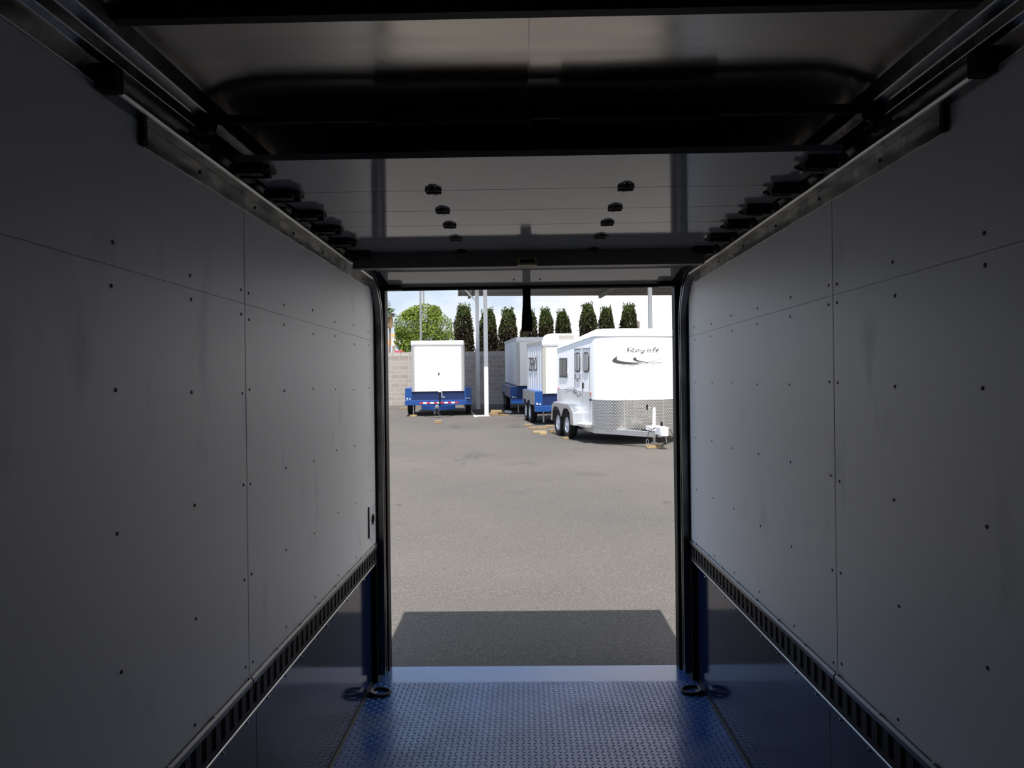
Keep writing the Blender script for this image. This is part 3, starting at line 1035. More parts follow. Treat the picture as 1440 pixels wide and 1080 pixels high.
# ------------------------------------------------------------------ horse trailer
def horse_trailer():
    yaw = 13.8
    t = thing('horse_trailer', 'white horse trailer with bright tread plate nose guard and charcoal swooshes, nearest on the right', 'trailer',
              (2.585, 17.25, g(17.25)), (SLOPE, 0, R(yaw)))
    h, Lb, nose = 1.05, 2.83, 0.55
    ztn, ztf, zcn, zcf, zb = 2.445, 2.22, 2.62, 2.34, 0.35

    def plan(u):
        """u in -1..1 across the nose -> local (x, y)"""
        a = u * math.pi / 2
        x = h * math.copysign(abs(math.sin(a)) ** 0.85, u)
        return x, -nose * abs(math.cos(a)) ** 0.9

    def nose_at(x, off=0.004):
        best = min((abs(plan(k / 400)[0] - x), k) for k in range(-400, 401))[1]
        a, b2 = plan(best / 400), plan(min(best + 2, 400) / 400)
        c = plan(max(best - 2, -400) / 400)
        tx, ty = b2[0] - c[0], b2[1] - c[1]
        l = math.hypot(tx, ty) or 1
        return (x + ty / l * off * 1.0, a[1] - abs(tx) / l * off)

    outline = [(h, Lb), (h, Lb * .5)] + [plan(1 - k / 24) for k in range(49)] + [(-h, Lb * .5), (-h, Lb)]

    def top(y, n, f):
        q = max(0, min(1, y / Lb))
        return n + (f - n) * q

    # shell: walls up to the eaves, then a rounded shoulder to the crown
    mb = MB()
    lv = []
    for (kind, zf, inset) in (('b', None, 0.0), ('t', 0.0, 0.0), ('t', 0.35, 0.012), ('t', 0.7, 0.05), ('t', 0.93, 0.12), ('t', 1.0, 0.22)):
        ring = []
        for (x, y) in outline:
            if kind == 'b':
                z = zb
            else:
                z = top(y, ztn, ztf) + zf * (top(y, zcn, zcf) - top(y, ztn, ztf))
            k = 1 - inset / h
            ring.append((x * k, y + (inset if y < 0.3 else 0) * 0.9, z))
        lv.append(ring)
    n = len(outline)
    vs = [p for ring in lv for p in ring]
    fs = []
    for r in range(len(lv) - 1):
        for i in range(n):
            fs.append((r * n + i, r * n + (i + 1) % n, (r + 1) * n + (i + 1) % n, (r + 1) * n + i))
    fs.append(tuple(range((len(lv) - 1) * n, len(lv) * n)))
    fs.append(tuple(range(n))[::-1])
    mb._add(vs, fs)
    mb.build('body', white_panel, t, smooth=True)
    # eave moulding
    pts = [nose_at(x) for x in [h * math.sin(R(a)) for a in range(-88, 89, 4)]]
    MB().tube([(-h - .004, Lb, ztf)] + [(-h - .004, 0.05, ztn - .004)] + [(x, y, ztn) for x, y in pts] + [(h + .004, .05, ztn - .004), (h + .004, Lb, ztf)], 0.012, 6).build('eave_moulding', white_panel_b, t, smooth=True)
    # lower side skin in plain aluminium
    for s in (-1, 1):
        MB().box(*sorted((s * h, s * (h + .006))), 0.02, Lb, zb, 1.18).build('side_skirt', skirt_alum, t)
    # nose guard
    mb = MB()
    lo, hi = [], []
    uvs = []
    K = 60
    acc = 0
    prev = None
    for k in range(K + 1):
        x, y = plan(-1 + 2 * k / K)
        x, y = x * 1.008, y - 0.010
        if prev:
            acc += math.hypot(x - prev[0], y - prev[1])
        prev = (x, y)
        uvs.append(acc)
        lo.append((x, y, zb - 0.01)); hi.append((x, y, 1.005))
    mb.ribbon(lo, hi)
    gd = mb.build('nose_guard', tread, t, smooth=True)
    ul = gd.data.uv_layers.new(name='uv')
    for p in gd.data.polygons:
        for li in p.loop_indices:
            vi = gd.data.loops[li].vertex_index
            ul.data[li].uv = (uvs[vi % (K + 1)], 0.0 if vi <= K else 0.655)
    gt = MB()
    gt.tube([(x, y - .002, 1.005) for x, y, z in hi], 0.008, 6)
    gt.build('guard_moulding', galv, t, smooth=True)
    for xx in (-0.47, 0.47):
        a = nose_at(xx, 0.014)
        MB().box(a[0] - .012, a[0] + .012, a[1] - .004, a[1] + .01, zb, 1.0).build('guard_joint', bright_alum, gd)
    # frame and tongue
    fr = MB()
    for s in (-1, 1):
        p0, p1 = Vector((s * 0.98, 0.05, 0.29)), Vector((s * 0.05, -1.25, 0.31))
        d = p1 - p0
        m = Matrix.Translation(p0) @ Matrix.Rotation(math.atan2(d.x, -d.y), 4, 'Z')
        fr.box(-0.045, 0.045, -d.length, 0, -0.06, 0.06, m)
        fr.box(*sorted((s * 0.93, s * 1.03)), 0, Lb, 0.24, 0.36)
    fr.build('frame', bright_alum, t, bevel=0.005)
    cp = MB()
    cp.box(-0.17, 0.17, -1.34, -1.0, 0.37, 0.46)
    cp.box(-0.09, 0.09, -1.60, -1.25, 0.30, 0.47)
    cp.lathe([(0.0001, 0.07), (0.06, 0.06), (0.085, 0.0), (0.085, -0.09), (0.0001, -0.1)], (0, -1.60, 0.38), 'z', 16)
    cp.build('coupler', steel_white, t, bevel=0.01)
    jk = MB()
    jk.cyl((-0.05, -1.18, 0.36), (-0.05, -1.18, 0.84), 0.036, 14)
    jk.ball((-0.05, -1.18, 0.84), 0.036, seg=10)
    jk.build('jack', steel_white, t, smooth=True)
    j2 = MB()
    j2.cyl((-0.05, -1.18, 0.11), (-0.05, -1.18, 0.40), 0.028, 12)
    j2.lathe([(0.0001, 0.0), (0.07, 0.0), (0.07, 0.012), (0.03, 0.02)], (-0.05, -1.18, 0.099), 'z', 16)
    j2.build('jack_foot', galv, t)
    j3 = MB()
    j3.tube([(-0.05, -1.18, 0.86), (-0.12, -1.20, 0.875), (-0.2, -1.22, 0.85)], 0.009, 6)
    j3.build('jack_crank', galv, t)
    MB().box(-0.245, -0.215, -1.24, -1.20, 0.83, 0.94).build('crank_grip', black_rubber, t, bevel=0.005)
    MB().cyl((0.07, -1.30, 0.46), (0.07, -1.30, 0.56), 0.028, 10).build('coupler_latch', black_rubber, t)
    cb = MB()
    cb.tube([(-0.02, -1.3, 0.46), (-0.14, -1.36, 0.44), (-0.27, -1.38, 0.34), (-0.29, -1.38, 0.22)], 0.008, 6)
    cb.tube([(0.09, -1.40, 0.40), (0.21, -1.44, 0.40), (0.27, -1.46, 0.28), (0.22, -1.46, 0.14), (0.08, -1.44, 0.10)], 0.008, 6)
    cb.build('wiring_cable', black_rubber, t, smooth=True)
    hk = MB()
    hk.tube([(-.29 + .026 * math.cos(R(a)), -1.38, .15 + .055 * math.sin(R(a))) for a in range(0, 360, 30)], 0.009, 6, closed=True)
    hk.build('chain_hook', galv, t, smooth=True)
    cn = MB()
    cn.tube([(0.10, -1.40, 0.32), (0.13, -1.43, 0.16), (0.13, -1.43, 0.08)], 0.010, 6)
    cn.build('safety_chain', galv, t, smooth=True)
    # wheels and teardrop fenders
    for s in (-1, 1):
        for yy in (1.30, 2.06):
            wheel(t, s * 1.17, yy, 0.325, 0.325, 0.21, s)
        prof = [(0.62, 0.36), (0.70, 0.66), (0.90, 0.80), (1.10, 0.85), (2.30, 0.85), (2.50, 0.76), (2.58, 0.36), (2.50, 0.36), (2.44, 0.62),
                (2.30, 0.73), (1.95, 0.73), (1.78, 0.62), (1.68, 0.50), (1.58, 0.62), (1.42, 0.73), (1.10, 0.73), (0.96, 0.64), (0.88, 0.36)]
        MB().prism(prof, s * h, s * 1.30, 'x').build('fender', bright_alum, t, bevel=0.012)
        MB().box(*sorted((s * h, s * 1.22)), 0.0, 0.66, 0.36, 0.43).build('running_board', bright_alum, t, bevel=0.006)
        # windows
        if s < 0:
            x = -h
            fw = MB().box(x - .02, x + .01, 1.92, 2.58, 1.47, 1.98).build('window_frame', frame_grey, t, bevel=0.012)
            MB().box(x - .024, x - .018, 1.96, 2.23, 1.52, 1.93).build('pane', glass_dark, fw)
            MB().box(x - .024, x - .018, 2.27, 2.54, 1.52, 1.93).build('pane', glass_dark, fw)
            for (ya, yb) in ((0.20, 0.60), (0.84, 1.24)):
                fw = MB().prism(rrect(ya, yb, 1.62, 2.10, .12), x - .02, x + .01, 'x').build('window_frame', frame_grey, t)
                MB().prism(rrect(ya + .045, yb - .045, 1.665, 2.055, .08), x - .025, x - .017, 'x').build('blind', curtain, fw)
                for q in (0.33, 0.66):
                    yy = ya + .05 + (yb - ya - .10) * q
                    MB().box(x - .030, x - .024, yy - .010, yy + .010, 1.67, 2.05).build('bar', frame_grey, fw)
                MB().box(x - .012, x, ya - .05, yb + .05, 2.17, 2.19).build('hinge', frame_grey, t)
            for (ya, yb, za, zb2) in ((0.15, 0.16, 0.45, 2.22), (0.70, 0.71, 0.45, 2.22), (1.30, 1.31, 1.2, 2.22)):
                MB().box(x - .007, x, ya, yb, za, zb2).build('door_seam', frame_grey, t)
            tr = MB()
            tr.tube([(x - .014, 1.24, 1.58), (x - .014, 1.24, 1.46), (x - .014, .84, 1.46), (x - .014, .84, 1.58)], 0.010, 6)
            tr.build('grab_rail', frame_grey, t)
            MB().box(x - .03, x, 0.60, 0.66, 1.24, 1.38).build('door_handle', black_steel, t, bevel=0.006)
            MB().box(x - .02, x, 1.02, 1.10, 1.40, 1.43).build('latch', frame_grey, t)
            MB().ball((x, 2.66, 1.16), 0.04, sx=.4, seg=8).build('marker_lamp', amber, t)
            MB().ball((x, 0.10, 1.13), 0.045, sx=.4, seg=8).build('marker_lamp', amber, t)
            MB().box(x - .03, x, 0.03, 0.10, 0.97, 1.02).build('guard_clip', black_steel, t)
            # tie rings
            rr = MB()
            rr.tube([(x - .02, 1.82 + .03 * math.cos(R(a)), 1.65 + .05 * math.sin(R(a))) for a in range(0, 360, 40)], 0.006, 6, closed=True)
            rr.build('tie_ring', bright_alum, t)
    MB().ball(nose_at(-0.47, .01) + (1.03,), 0.03, sx=.4, seg=8).build('guard_bolt', bright_alum, t)
    # roof vent
    vt = MB().prism([(0.0, 0.0), (0.05, 0.10), (0.55, 0.12), (0.62, 0.0)], -0.25, 0.25, 'y').build('roof_vent', mat('vent_grey', (0.42, 0.43, 0.44), 0.4), t, bevel=0.01)
    vt.location = (0.05, 0.85, 2.50)

    # lettering and swooshes on the nose: emblem units -> nose surface
    S = 1 / (14.4 * 62.5)

    def em(a, b2, off=0.006):
        x = (a - 775) * S
        return nose_at(x, off) + (2.015 - (b2 - 288) * S * 1.15,)

    def stroke(mb, pts, th):
        # densify, then a flat brush of varying width
        P = [Vector((a, b2)) for a, b2 in pts]
        D = []
        for i in range(len(P) - 1):
            for k in range(6):
                q = k / 6
                p0, p1, p2, p3 = P[max(i - 1, 0)], P[i], P[i + 1], P[min(i + 2, len(P) - 1)]
                D.append(0.5 * ((2 * p1) + (p2 - p0) * q + (2 * p0 - 5 * p1 + 4 * p2 - p3) * q * q + (3 * p1 - p0 - 3 * p2 + p3) * q ** 3))
        D.append(P[-1])
        A, B = [], []
        for i, p in enumerate(D):
            tv = (D[min(i + 1, len(D) - 1)] - D[max(i - 1, 0)])
            tv = tv.normalized() if tv.length else Vector((1, 0))
            nv = Vector((-tv.y, tv.x))
            f = i / (len(D) - 1)
            tt = th * (0.55 + 0.45 * math.sin(math.pi * f)) if not isinstance(th, tuple) else th[0] + (th[1] - th[0]) * f
            A.append(p + nv * tt / 2); B.append(p - nv * tt / 2)
        return A, B

    mb = MB()
    for pts, th in (([(418, 160), (432, 190), (416, 228)], 22),
                    ([(412, 163), (480, 157), (552, 170), (540, 190), (480, 202), (438, 207)], 10),
                    ([(468, 203), (515, 228), (565, 238)], 12),
                    ([(650, 194), (612, 194), (578, 210), (582, 224), (618, 222), (655, 206), (652, 194), (688, 198)], 11),
                    ([(690, 192), (688, 208), (706, 216), (742, 207), (776, 190)], 11),
                    ([(778, 188), (762, 222), (728, 250), (692, 258), (700, 245), (752, 228), (800, 216)], 9),
                    ([(908, 190), (868, 187), (832, 200), (826, 214), (852, 219), (890, 206), (910, 190)], 11),
                    ([(910, 190), (898, 208), (914, 217), (942, 208)], 10),
                    ([(942, 208), (978, 184), (1014, 160), (1008, 151), (984, 165), (955, 198), (957, 217), (984, 218), (1010, 208)], 10),
                    ([(1012, 208), (1050, 203), (1081, 190), (1070, 182), (1040, 192), (1022, 210), (1036, 224), (1070, 222), (1098, 212)], 11)):
        A, B = stroke(mb, pts, th * 1.2)
        mb.ribbon([em(*p, 0.012) for p in A], [em(*p, 0.012) for p in B])
    mb.build('lettering', decal_dark, t)
    mb = MB()
    rnd = random.Random(3)
    x = 868
    while x < 1150:
        wq = rnd.uniform(10, 22)
        A, B = stroke(mb, [(x, 250), (x + wq * .4, 242 + rnd.uniform(-4, 4)), (x + wq * .8, 254)], 4)
        mb.ribbon([em(*p) for p in A], [em(*p) for p in B])
        x += wq + 5
    mb.build('small_script', decal_grey, t)

    def blade(lower, upper):
        return [em(*p, 0.010) for p in lower], [em(*p, 0.010) for p in upper]
    for lo_, up_ in (([(242, 298), (200, 312), (150, 345), (120, 378), (140, 405), (220, 430), (330, 443), (480, 447), (600, 440), (710, 424)],
                      [(242, 298), (222, 314), (208, 330), (206, 345), (215, 362), (240, 380), (320, 397), (450, 410), (590, 418), (710, 422)]),
                     ([(585, 318), (552, 334), (520, 352), (540, 374), (610, 395), (715, 411), (825, 418), (905, 410)],
                      [(585, 318), (586, 334), (592, 350), (610, 366), (650, 382), (720, 397), (825, 407), (905, 408)])):
        mb = MB()
        mb.ribbon(*blade(lo_, up_))
        mb.build('swoosh', decal_dark, t)
    mb = MB()
    for pts, th in (([(205, 472), (300, 488), (420, 480), (560, 462), (700, 440), (830, 420), (900, 402), (1020, 382), (1150, 358), (1260, 350)], 7),
                    ([(870, 437), (1000, 426), (1100, 418), (1250, 408)], 8)):
        A, B = stroke(mb, pts, th * 1.7)
        mb.ribbon([em(*p, 0.012) for p in A], [em(*p, 0.012) for p in B])
    mb.build('pinstripe', decal_grey, t)

    # running figure drawn in loose strokes on the side
    def sm(a, b2):
        return (-h - 0.011, 2.16 - (a - 310) * 0.0023, 1.10 + (640 - b2) * 0.00074)
    mb = MB()
    for pts, th in (([(410, 495), (480, 488), (570, 485), (640, 488), (700, 525), (760, 570)], 14),
                    ([(300, 548), (380, 533), (480, 540), (560, 538), (640, 560), (710, 600), (790, 645)], 22),
                    ([(310, 648), (390, 632), (470, 600), (560, 565)], 10),
                    ([(590, 575), (615, 620), (660, 652), (720, 662), (775, 645)], 12),
                    ([(660, 520), (720, 530), (760, 560)], 26),
                    ([(640, 560), (700, 615), (770, 640)], 26),
                    ([(720, 510), (820, 520), (850, 570), (880, 620), (905, 665), (890, 705), (840, 735)], 8),
                    ([(770, 680), (790, 710), (830, 735)], 40),
                    ([(850, 640), (870, 670), (870, 690)], 26)):
        A, B = stroke(mb, pts, th)
        mb.ribbon([sm(*p) for p in A], [sm(*p) for p in B])
    mb.build('emblem', decal_dark, t)
    return t


horse_trailer()

# tyre of another vehicle just past the left door post
t = thing('spare_wheel', 'black tyre standing on the asphalt at the far left against the door post edge', 'tyre', (-5.16, 27.2, g(27.2)), (0, 0, R(4)))
wheel(t, 0, 0, 0.40, 0.40, 0.25, -1)

# ------------------------------------------------------------------ carport
cp = thing('carport', 'tall sheet metal carport on slim white posts over the parked trailers', 'carport', (-1.9, 24.5, g(26)), (0, 0, R(5.5)))
CZ = Z(4.14) - g(26)
MB().box(-0.12, 13.0, 0, 8.8, CZ, CZ + 0.05).build('roof_sheet', canopy_under, cp)
for k in range(8):
    MB().box(-0.06, 13.0, 0.15 + k * 1.2, 0.23 + k * 1.2, CZ - 0.12, CZ).build('purlin', canopy_under, cp)
for x in (0.35, 6.3, 12.2):
    MB().box(x - .06, x + .06, 0.05, 8.75, CZ - 0.26, CZ - 0.12).build('rafter', canopy_under, cp)
for y in (-0.02, 8.8):
    MB().box(-0.14, 13.0, y, y + 0.03, CZ - 0.13, CZ + 0.08).build('fascia', canopy_under, cp)
MB().box(-0.16, -0.12, -0.02, 8.83, CZ - 0.13, CZ + 0.08).build('end_fascia', mat('fascia_pale', (0.5, 0.48, 0.46), 0.6), cp)
for (x, y, wd) in ((0.74, 1.55, 0.14), (0.60, 5.85, 0.15), (6.55, 1.1, 0.13), (12.2, 1.1, 0.13)):
    gy = g(24.5 + y + x * 0.07) - g(26)
    MB().box(x - wd / 2, x + wd / 2, y - wd / 2, y + wd / 2, gy, CZ - 0.12).build('post', pole_white, cp, bevel=0.008)
    br = MB()
    br.cyl((x, y, CZ - 0.75), (x - 0.55, y, CZ - 0.14), 0.03, 8)
    br.build('knee_brace', pole_white, cp)
MB().box(0.74 - .40, 0.74 + .10, 1.55 - .16, 1.55 + .12, g(26.1) - g(26) - 0.005, g(26.1) - g(26) + 0.04).build('footing', concrete, cp, bevel=0.01)

# pale line on the asphalt beside the carport
o = MB()
m = Matrix.Translation((-1.93, 27.9, g(27.9) + 0.002)) @ Matrix.Rotation(R(7), 4, 'Z') @ Matrix.Rotation(math.atan(SLOPE), 4, 'X')
o.box(-0.045, 0.045, -2.1, 2.0, 0.0, 0.004, m)
tag(o.build('ground_line', concrete), 'thin pale line on the asphalt between the left trailer and the carport post', 'line')

# ------------------------------------------------------------------ loose timber
def timber(x, d, L_, W_, H_, rz, label, group, material=wood, z=0.0, name='wood_block'):
    o = MB().box(-L_ / 2, L_ / 2, -W_ / 2, W_ / 2, 0, H_).build(name, material, bevel=0.006)
    o.location = (x, d, g(d) + z)
    o.rotation_euler = (SLOPE * math.cos(R(rz)), 0, R(rz))
    tag(o, label, 'wood block', group)
    return o


G = 'loose wood blocks on the asphalt'
timber(-2.70, 23.3, 0.21, 0.12, 0.09, 4, 'short wood block alone on the asphalt in front of the left trailer', G)
timber(-3.95, 26.45, 0.24, 0.16, 0.06, 0, 'flat wood block under the left stabiliser of the left trailer', G, wood_b)
timber(-5.0, 31.0, 0.42, 0.14, 0.05, 5, 'long flat plank lying by the foot of the block wall', G)
P = 'timber heap at the white carport post'
timber(-1.02, 26.6, 0.48, 0.14, 0.09, 12, 'thick plank at the bottom of the heap beside the carport post', P)
timber(-0.98, 26.62, 0.40, 0.14, 0.09, -14, 'plank lying on top of the heap beside the carport post', P, wood_b, z=0.095)
timber(-0.70, 26.3, 0.34, 0.12, 0.05, 20, 'thin board at the right end of the heap beside the carport post', P)
timber(-0.84, 26.95, 0.30, 0.12, 0.10, -6, 'short block behind the heap beside the carport post', P)
Q = 'blocks between the ZERO trailer and the horse trailer'
timber(0.13, 22.05, 0.20, 0.14, 0.05, 0, 'small wedge in front of the ZERO trailer front wheel', Q)
timber(0.27, 21.0, 0.28, 0.12, 0.05, 8, 'left piece of the row of boards before the ZERO trailer', Q)
timber(0.52, 20.9, 0.26, 0.12, 0.06, -4, 'middle piece of the row of boards before the ZERO trailer', Q)
timber(0.74, 21.4, 0.24, 0.12, 0.06, 5, 'right piece of the row of boards, tucked by the horse trailer wheels', Q)
timber(0.42, 19.65, 0.34, 0.14, 0.06, 3, 'longer of two boards left of the horse trailer wheels', Q, wood_b)
timber(0.50, 19.15, 0.17, 0.13, 0.06, 0, 'shorter of two boards left of the horse trailer wheels', Q, wood_b)
timber(1.01, 18.02, 0.13, 0.12, 0.06, 13, 'small chock in front of the horse trailer front wheel', Q)
timber(0.735, 19.74, 0.12, 0.12, 0.09, 13, 'small chock behind the horse trailer rear wheel', Q)
c13, s13 = math.cos(R(13.8)), math.sin(R(13.8))
jx, jy = 2.585 + (-0.05) * c13 - (-1.18) * s13, 17.25 + (-0.05) * s13 + (-1.18) * c13
timber(jx - 0.02, jy - 0.02, 0.30, 0.24, 0.036, 2, 'yellow pad board lying on the ground under the horse trailer jack', 'pad boards under the horse trailer jack', wood_b)
timber(jx, jy, 0.27, 0.22, 0.026, 6, 'upper pad board directly below the horse trailer jack foot', 'pad boards under the horse trailer jack', wood, z=0.037)
mb = MB()
vs = []
rnd = random.Random(5)
bmesh.ops.create_icosphere(mb.b, subdivisions=2, radius=0.10)
for v in mb.b.verts:
    v.co *= rnd.uniform(0.7, 1.2)
    v.co.z = max(0, v.co.z * 0.7 + 0.04)
    v.co.x *= 1.5
o = mb.build('crumpled_paper', trash_white)
o.location = (-0.60, 27.5, g(27.5))
tag(o, 'crumpled scrap of white paper on the shaded asphalt under the carport', 'litter')

# ------------------------------------------------------------------ trees, poles, sign beyond the wall
def leaf_cloud(points, size, rnd, up=0.0):
    mb = MB()
    for p in points:
        a = Vector((rnd.gauss(0, 1), rnd.gauss(0, 1), rnd.gauss(0, 1) + up)).normalized()
        b2 = a.orthogonal().normalized()
        q = Matrix.Rotation(rnd.uniform(0, 6.28), 3, a) @ b2
        sz = size * rnd.uniform(0.6, 1.4)
        p = Vector(p)
        mb._add([p - q * sz * .35, p + a * sz, p + q * sz * .35, p - a * sz * .4], [(0, 1, 2, 3)])
    return mb


def cypress(px, d, hgt, wd, seed, label):
    rnd = random.Random(seed)
    t = thing('cypress_tree', label, 'tree', (px, d, g(d)), (0, 0, 0), 'clipped cypress trees in a row behind the wall')
    pts, tips = [], []
    for k in range(13000):
        f = rnd.random()
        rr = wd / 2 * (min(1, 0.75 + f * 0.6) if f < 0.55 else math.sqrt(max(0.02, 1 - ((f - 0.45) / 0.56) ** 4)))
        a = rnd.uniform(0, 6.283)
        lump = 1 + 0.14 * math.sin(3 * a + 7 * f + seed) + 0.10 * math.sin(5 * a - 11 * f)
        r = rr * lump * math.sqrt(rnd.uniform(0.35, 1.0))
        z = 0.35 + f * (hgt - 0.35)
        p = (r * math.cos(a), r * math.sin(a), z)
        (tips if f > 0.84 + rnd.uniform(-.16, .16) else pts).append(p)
    for k in range(26):
        a = rnd.uniform(0, 6.283)
        r = wd / 2 * math.sqrt(rnd.random()) * 0.72
        for q in range(9):
            tips.append((r * math.cos(a) + rnd.gauss(0, .02), r * math.sin(a) + rnd.gauss(0, .02), hgt - .22 + 0.045 * q * rnd.uniform(.6, 1.1)))
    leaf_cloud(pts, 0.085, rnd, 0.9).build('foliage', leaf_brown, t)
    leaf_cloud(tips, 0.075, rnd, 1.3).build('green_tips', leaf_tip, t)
    MB().cyl((0, 0, 0), (0, 0, hgt * 0.8), 0.09, 8, 0.03).build('trunk', bark, t)


for k, (px, hgt, wd, lab) in enumerate((
        (-2.96, 4.80, 0.98, 'dark cypress just left of the carport posts, leftmost of the row'),
        (-1.79, 4.72, 1.02, 'dark cypress behind and right of the white carport posts'),
        (-0.73, 4.58, 0.98, 'dark cypress left of the hanging door strap'),
        (0.32, 4.62, 0.92, 'dark cypress partly covered by the hanging door strap'),
        (1.16, 4.56, 0.80, 'dark cypress first to the right of the hanging door strap'),
        (2.10, 4.56, 0.84, 'dark cypress above the roof air conditioner of the ZERO trailer'),
        (3.32, 4.78, 0.90, 'dark cypress above the front corner of the horse trailer, beyond a gap in the row'),
        (4.38, 4.70, 0.92, 'dark cypress second from the right end of the row'),
        (5.37, 4.70, 0.94, 'dark cypress at the right end of the row above the horse trailer roof vent'))):
    cypress(px, 37.4 + 1.2 * (k % 2), hgt, wd * 0.97, 11 + k, lab)

# broad green tree
rnd = random.Random(21)
t = thing('leafy_tree', 'broad bright green tree above the left white trailer', 'tree', (-6.05, 45.0, g(45)))
lobes = [(-0.85, 0, 4.45, 0.95), (0.05, 0.2, 4.75, 1.10), (0.9, 0, 4.30, 0.95), (1.35, 0.1, 3.4, 0.75), (-1.20, 0.1, 3.6, 0.62), (0.2, -.3, 3.5, 1.2), (-0.45, -.2, 3.1, 0.95),
         (0.9, -.2, 2.7, 0.95), (1.45, 0.2, 2.3, 0.55), (-0.55, 0.4, 5.30, 0.45), (0.65, 0.3, 5.30, 0.45), (-1.0, 0.1, 5.15, 0.34), (-0.2, .2, 2.0, 0.7),
         (-1.35, .1, 4.1, 0.4), (1.75, .2, 2.9, 0.4)]
pl, pd = [], []
for (x, y, z, r) in lobes:
    for k in range(int(2600 * r)):
        v = Vector((rnd.gauss(0, 1), rnd.gauss(0, 1), rnd.gauss(0, 1))).normalized() * r * rnd.uniform(0.5, 1.06) ** 0.6
        p = (x + v.x, y + v.y, z + v.z)
        (pl if rnd.random() < 0.72 else pd).append(p)
leaf_cloud(pl, 0.080, rnd).build('foliage', leaf_green, t)
leaf_cloud(pd, 0.088, rnd).build('inner_foliage', leaf_dark, t)
MB().cyl((0, 0, 0), (0, 0, 3.2), 0.17, 10, 0.08).build('trunk', bark, t)
for k in range(8):
    x, y, z, r = lobes[k]
    MB().tube([(0, 0, 1.5 + .1 * k), (x * .5, y * .5, (z + 1.8) / 2), (x, y, z)], [0.07, 0.045, 0.02], 6).build('branch', bark, t)

# palms
def palm(x, d, hgt, lean, label, seed):
    rnd = random.Random(seed)
    t = thing('fan_palm', label, 'palm tree', (x, d, g(d)), (0, 0, 0), 'fan palms beyond the wall')
    MB().tube([(lean * (1 - k / 6) ** 2 * -1, 0, hgt * k / 6) for k in range(7)], [0.20, 0.16, 0.13, 0.12, 0.11, 0.11, 0.11], 10).build('trunk', palm_trunk, t, smooth=True)
    sk = MB()
    for k in range(160):
        a = rnd.uniform(0, 6.283)
        z = hgt - rnd.uniform(0.1, 1.0)
        r = rnd.uniform(0.08, 0.28)
        p = Vector((r * math.cos(a), r * math.sin(a), z))
        sk._add([p, p + Vector((.1 * math.cos(a + 1.5), .1 * math.sin(a + 1.5), -.1)), p + Vector((.12 * math.cos(a), .12 * math.sin(a), -.7))], [(0, 1, 2)])
    sk.build('dead_skirt', palm_skirt, t)
    fr = MB()
    for k in range(46):
        a = rnd.uniform(0, 6.283)
        el = rnd.uniform(-0.5, 1.3)
        dv = Vector((math.cos(a) * math.cos(el), math.sin(a) * math.cos(el), math.sin(el)))
        base = Vector((0, 0, hgt))
        tip = base + dv * rnd.uniform(0.30, 0.50)
        for q in range(9):
            b2 = (q - 4) / 4 * 0.9
            ax = dv.cross(Vector((0, 0, 1)))
            ax = ax.normalized() if ax.length > .01 else Vector((1, 0, 0))
            u = (dv * math.cos(b2) + ax * math.sin(b2)).normalized()
            e2 = tip + u * 0.34 + Vector((0, 0, -0.07))
            sd2 = u.cross(dv.cross(ax)).normalized() * 0.05
            fr._add([tip - sd2, e2, tip + sd2], [(0, 1, 2)])
        fr.cyl(base, tip, 0.015, 4)
    fr.build('fronds', palm_leaf, t)


palm(-13.65, 76.0, 8.30, 0.35, 'thin fan palm left of the broad green tree', 4)
palm(-13.12, 70.0, 8.65, 0.2, 'nearer fan palm half cut off by the left door post', 8)

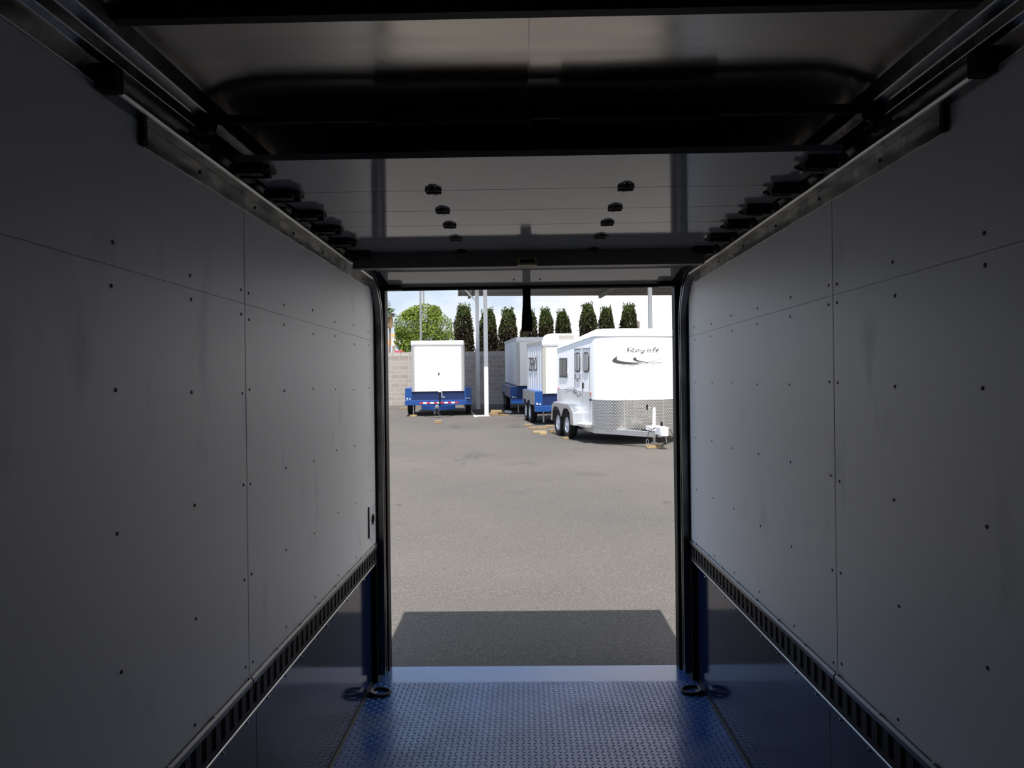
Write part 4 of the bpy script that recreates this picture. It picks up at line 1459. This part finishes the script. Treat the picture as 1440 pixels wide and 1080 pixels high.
# orange and cream roadside sign
t = thing('roadside_sign', 'orange and cream roadside sign on a post left of the broad green tree', 'sign', (-15.75, 90.0, g(90)))
MB().box(-0.16, 0.16, -0.12, 0.12, 0, 6.6).build('post', mat('sign_post', (0.30, 0.24, 0.19), 0.8), t)
MB().box(-1.15, 0.95, -0.15, 0.15, 5.72, 6.55).build('lower_panel', sign_cream, t)
MB().box(-0.70, -0.22, -0.165, -0.15, 5.72, 6.55).build('orange_band', sign_orange, t)
MB().box(0.05, 0.50, -0.165, -0.15, 5.98, 6.28).build('orange_square', sign_orange, t)
MB().box(-0.30, 0.95, -0.15, 0.15, 6.80, 7.22).build('upper_panel', sign_orange, t)
MB().box(0.3, 0.85, -0.165, -0.15, 6.87, 7.14).build('cream_panel', sign_cream, t)
MB().box(0.85, 1.35, -0.1, 0.1, 5.15, 5.40).build('small_panel', sign_orange, t)
t = thing('low_sign', 'small red and white board peeping over the block wall under the green tree', 'sign', (-12.2, 74.0, g(74)))
MB().box(-0.62, 0.62, -0.05, 0.05, 4.15, 4.38).build('red_board', sign_red, t)
MB().box(-0.62, 0.62, -0.05, 0.05, 3.55, 4.15).build('white_board', sign_cream, t)
MB().cyl((-0.2, 0, 0), (-0.2, 0, 5.1), 0.06, 8).build('post', pole_grey, t)

# light poles and wire pole
t = thing('light_pole', 'tall slim grey pole rising behind the left white trailer', 'pole', (-4.83, 35.0, g(35)))
MB().cyl((0, 0, 0), (0, 0, 9.0), 0.055, 12, 0.045).build('shaft', pole_grey, t, smooth=True)
MB().box(-0.6, 0.12, -0.10, 0.10, 9.0, 9.12).build('lamp_head', pole_grey, t, bevel=0.02)
t = thing('light_pole', 'thin grey pole farther away, seen just right of the tall slim one', 'pole', (-7.35, 55.0, g(55)))
MB().cyl((0, 0, 0), (0, 0, 13.0), 0.065, 12, 0.055).build('shaft', pole_grey, t, smooth=True)
MB().box(-0.1, 0.7, -0.10, 0.10, 13.0, 13.12).build('lamp_head', pole_grey, t, bevel=0.02)
t = thing('utility_pole', 'short brown wire pole beyond the wall at the right of the cypress row', 'pole', (8.6, 55.0, g(55)))
MB().cyl((0, 0, 0), (0, 0, 5.4), 0.11, 10, 0.09).build('shaft', mat('pole_brown', (0.22, 0.17, 0.14), 0.8), t, smooth=True)
MB().tube([(0.0, 0, 5.28), (0.3, 0, 5.12), (0.8, 0, 5.20), (1.6, 0, 5.24), (4, 0, 5.34), (12, 0, 5.5)], 0.013, 5).build('wire', pole_grey, t)
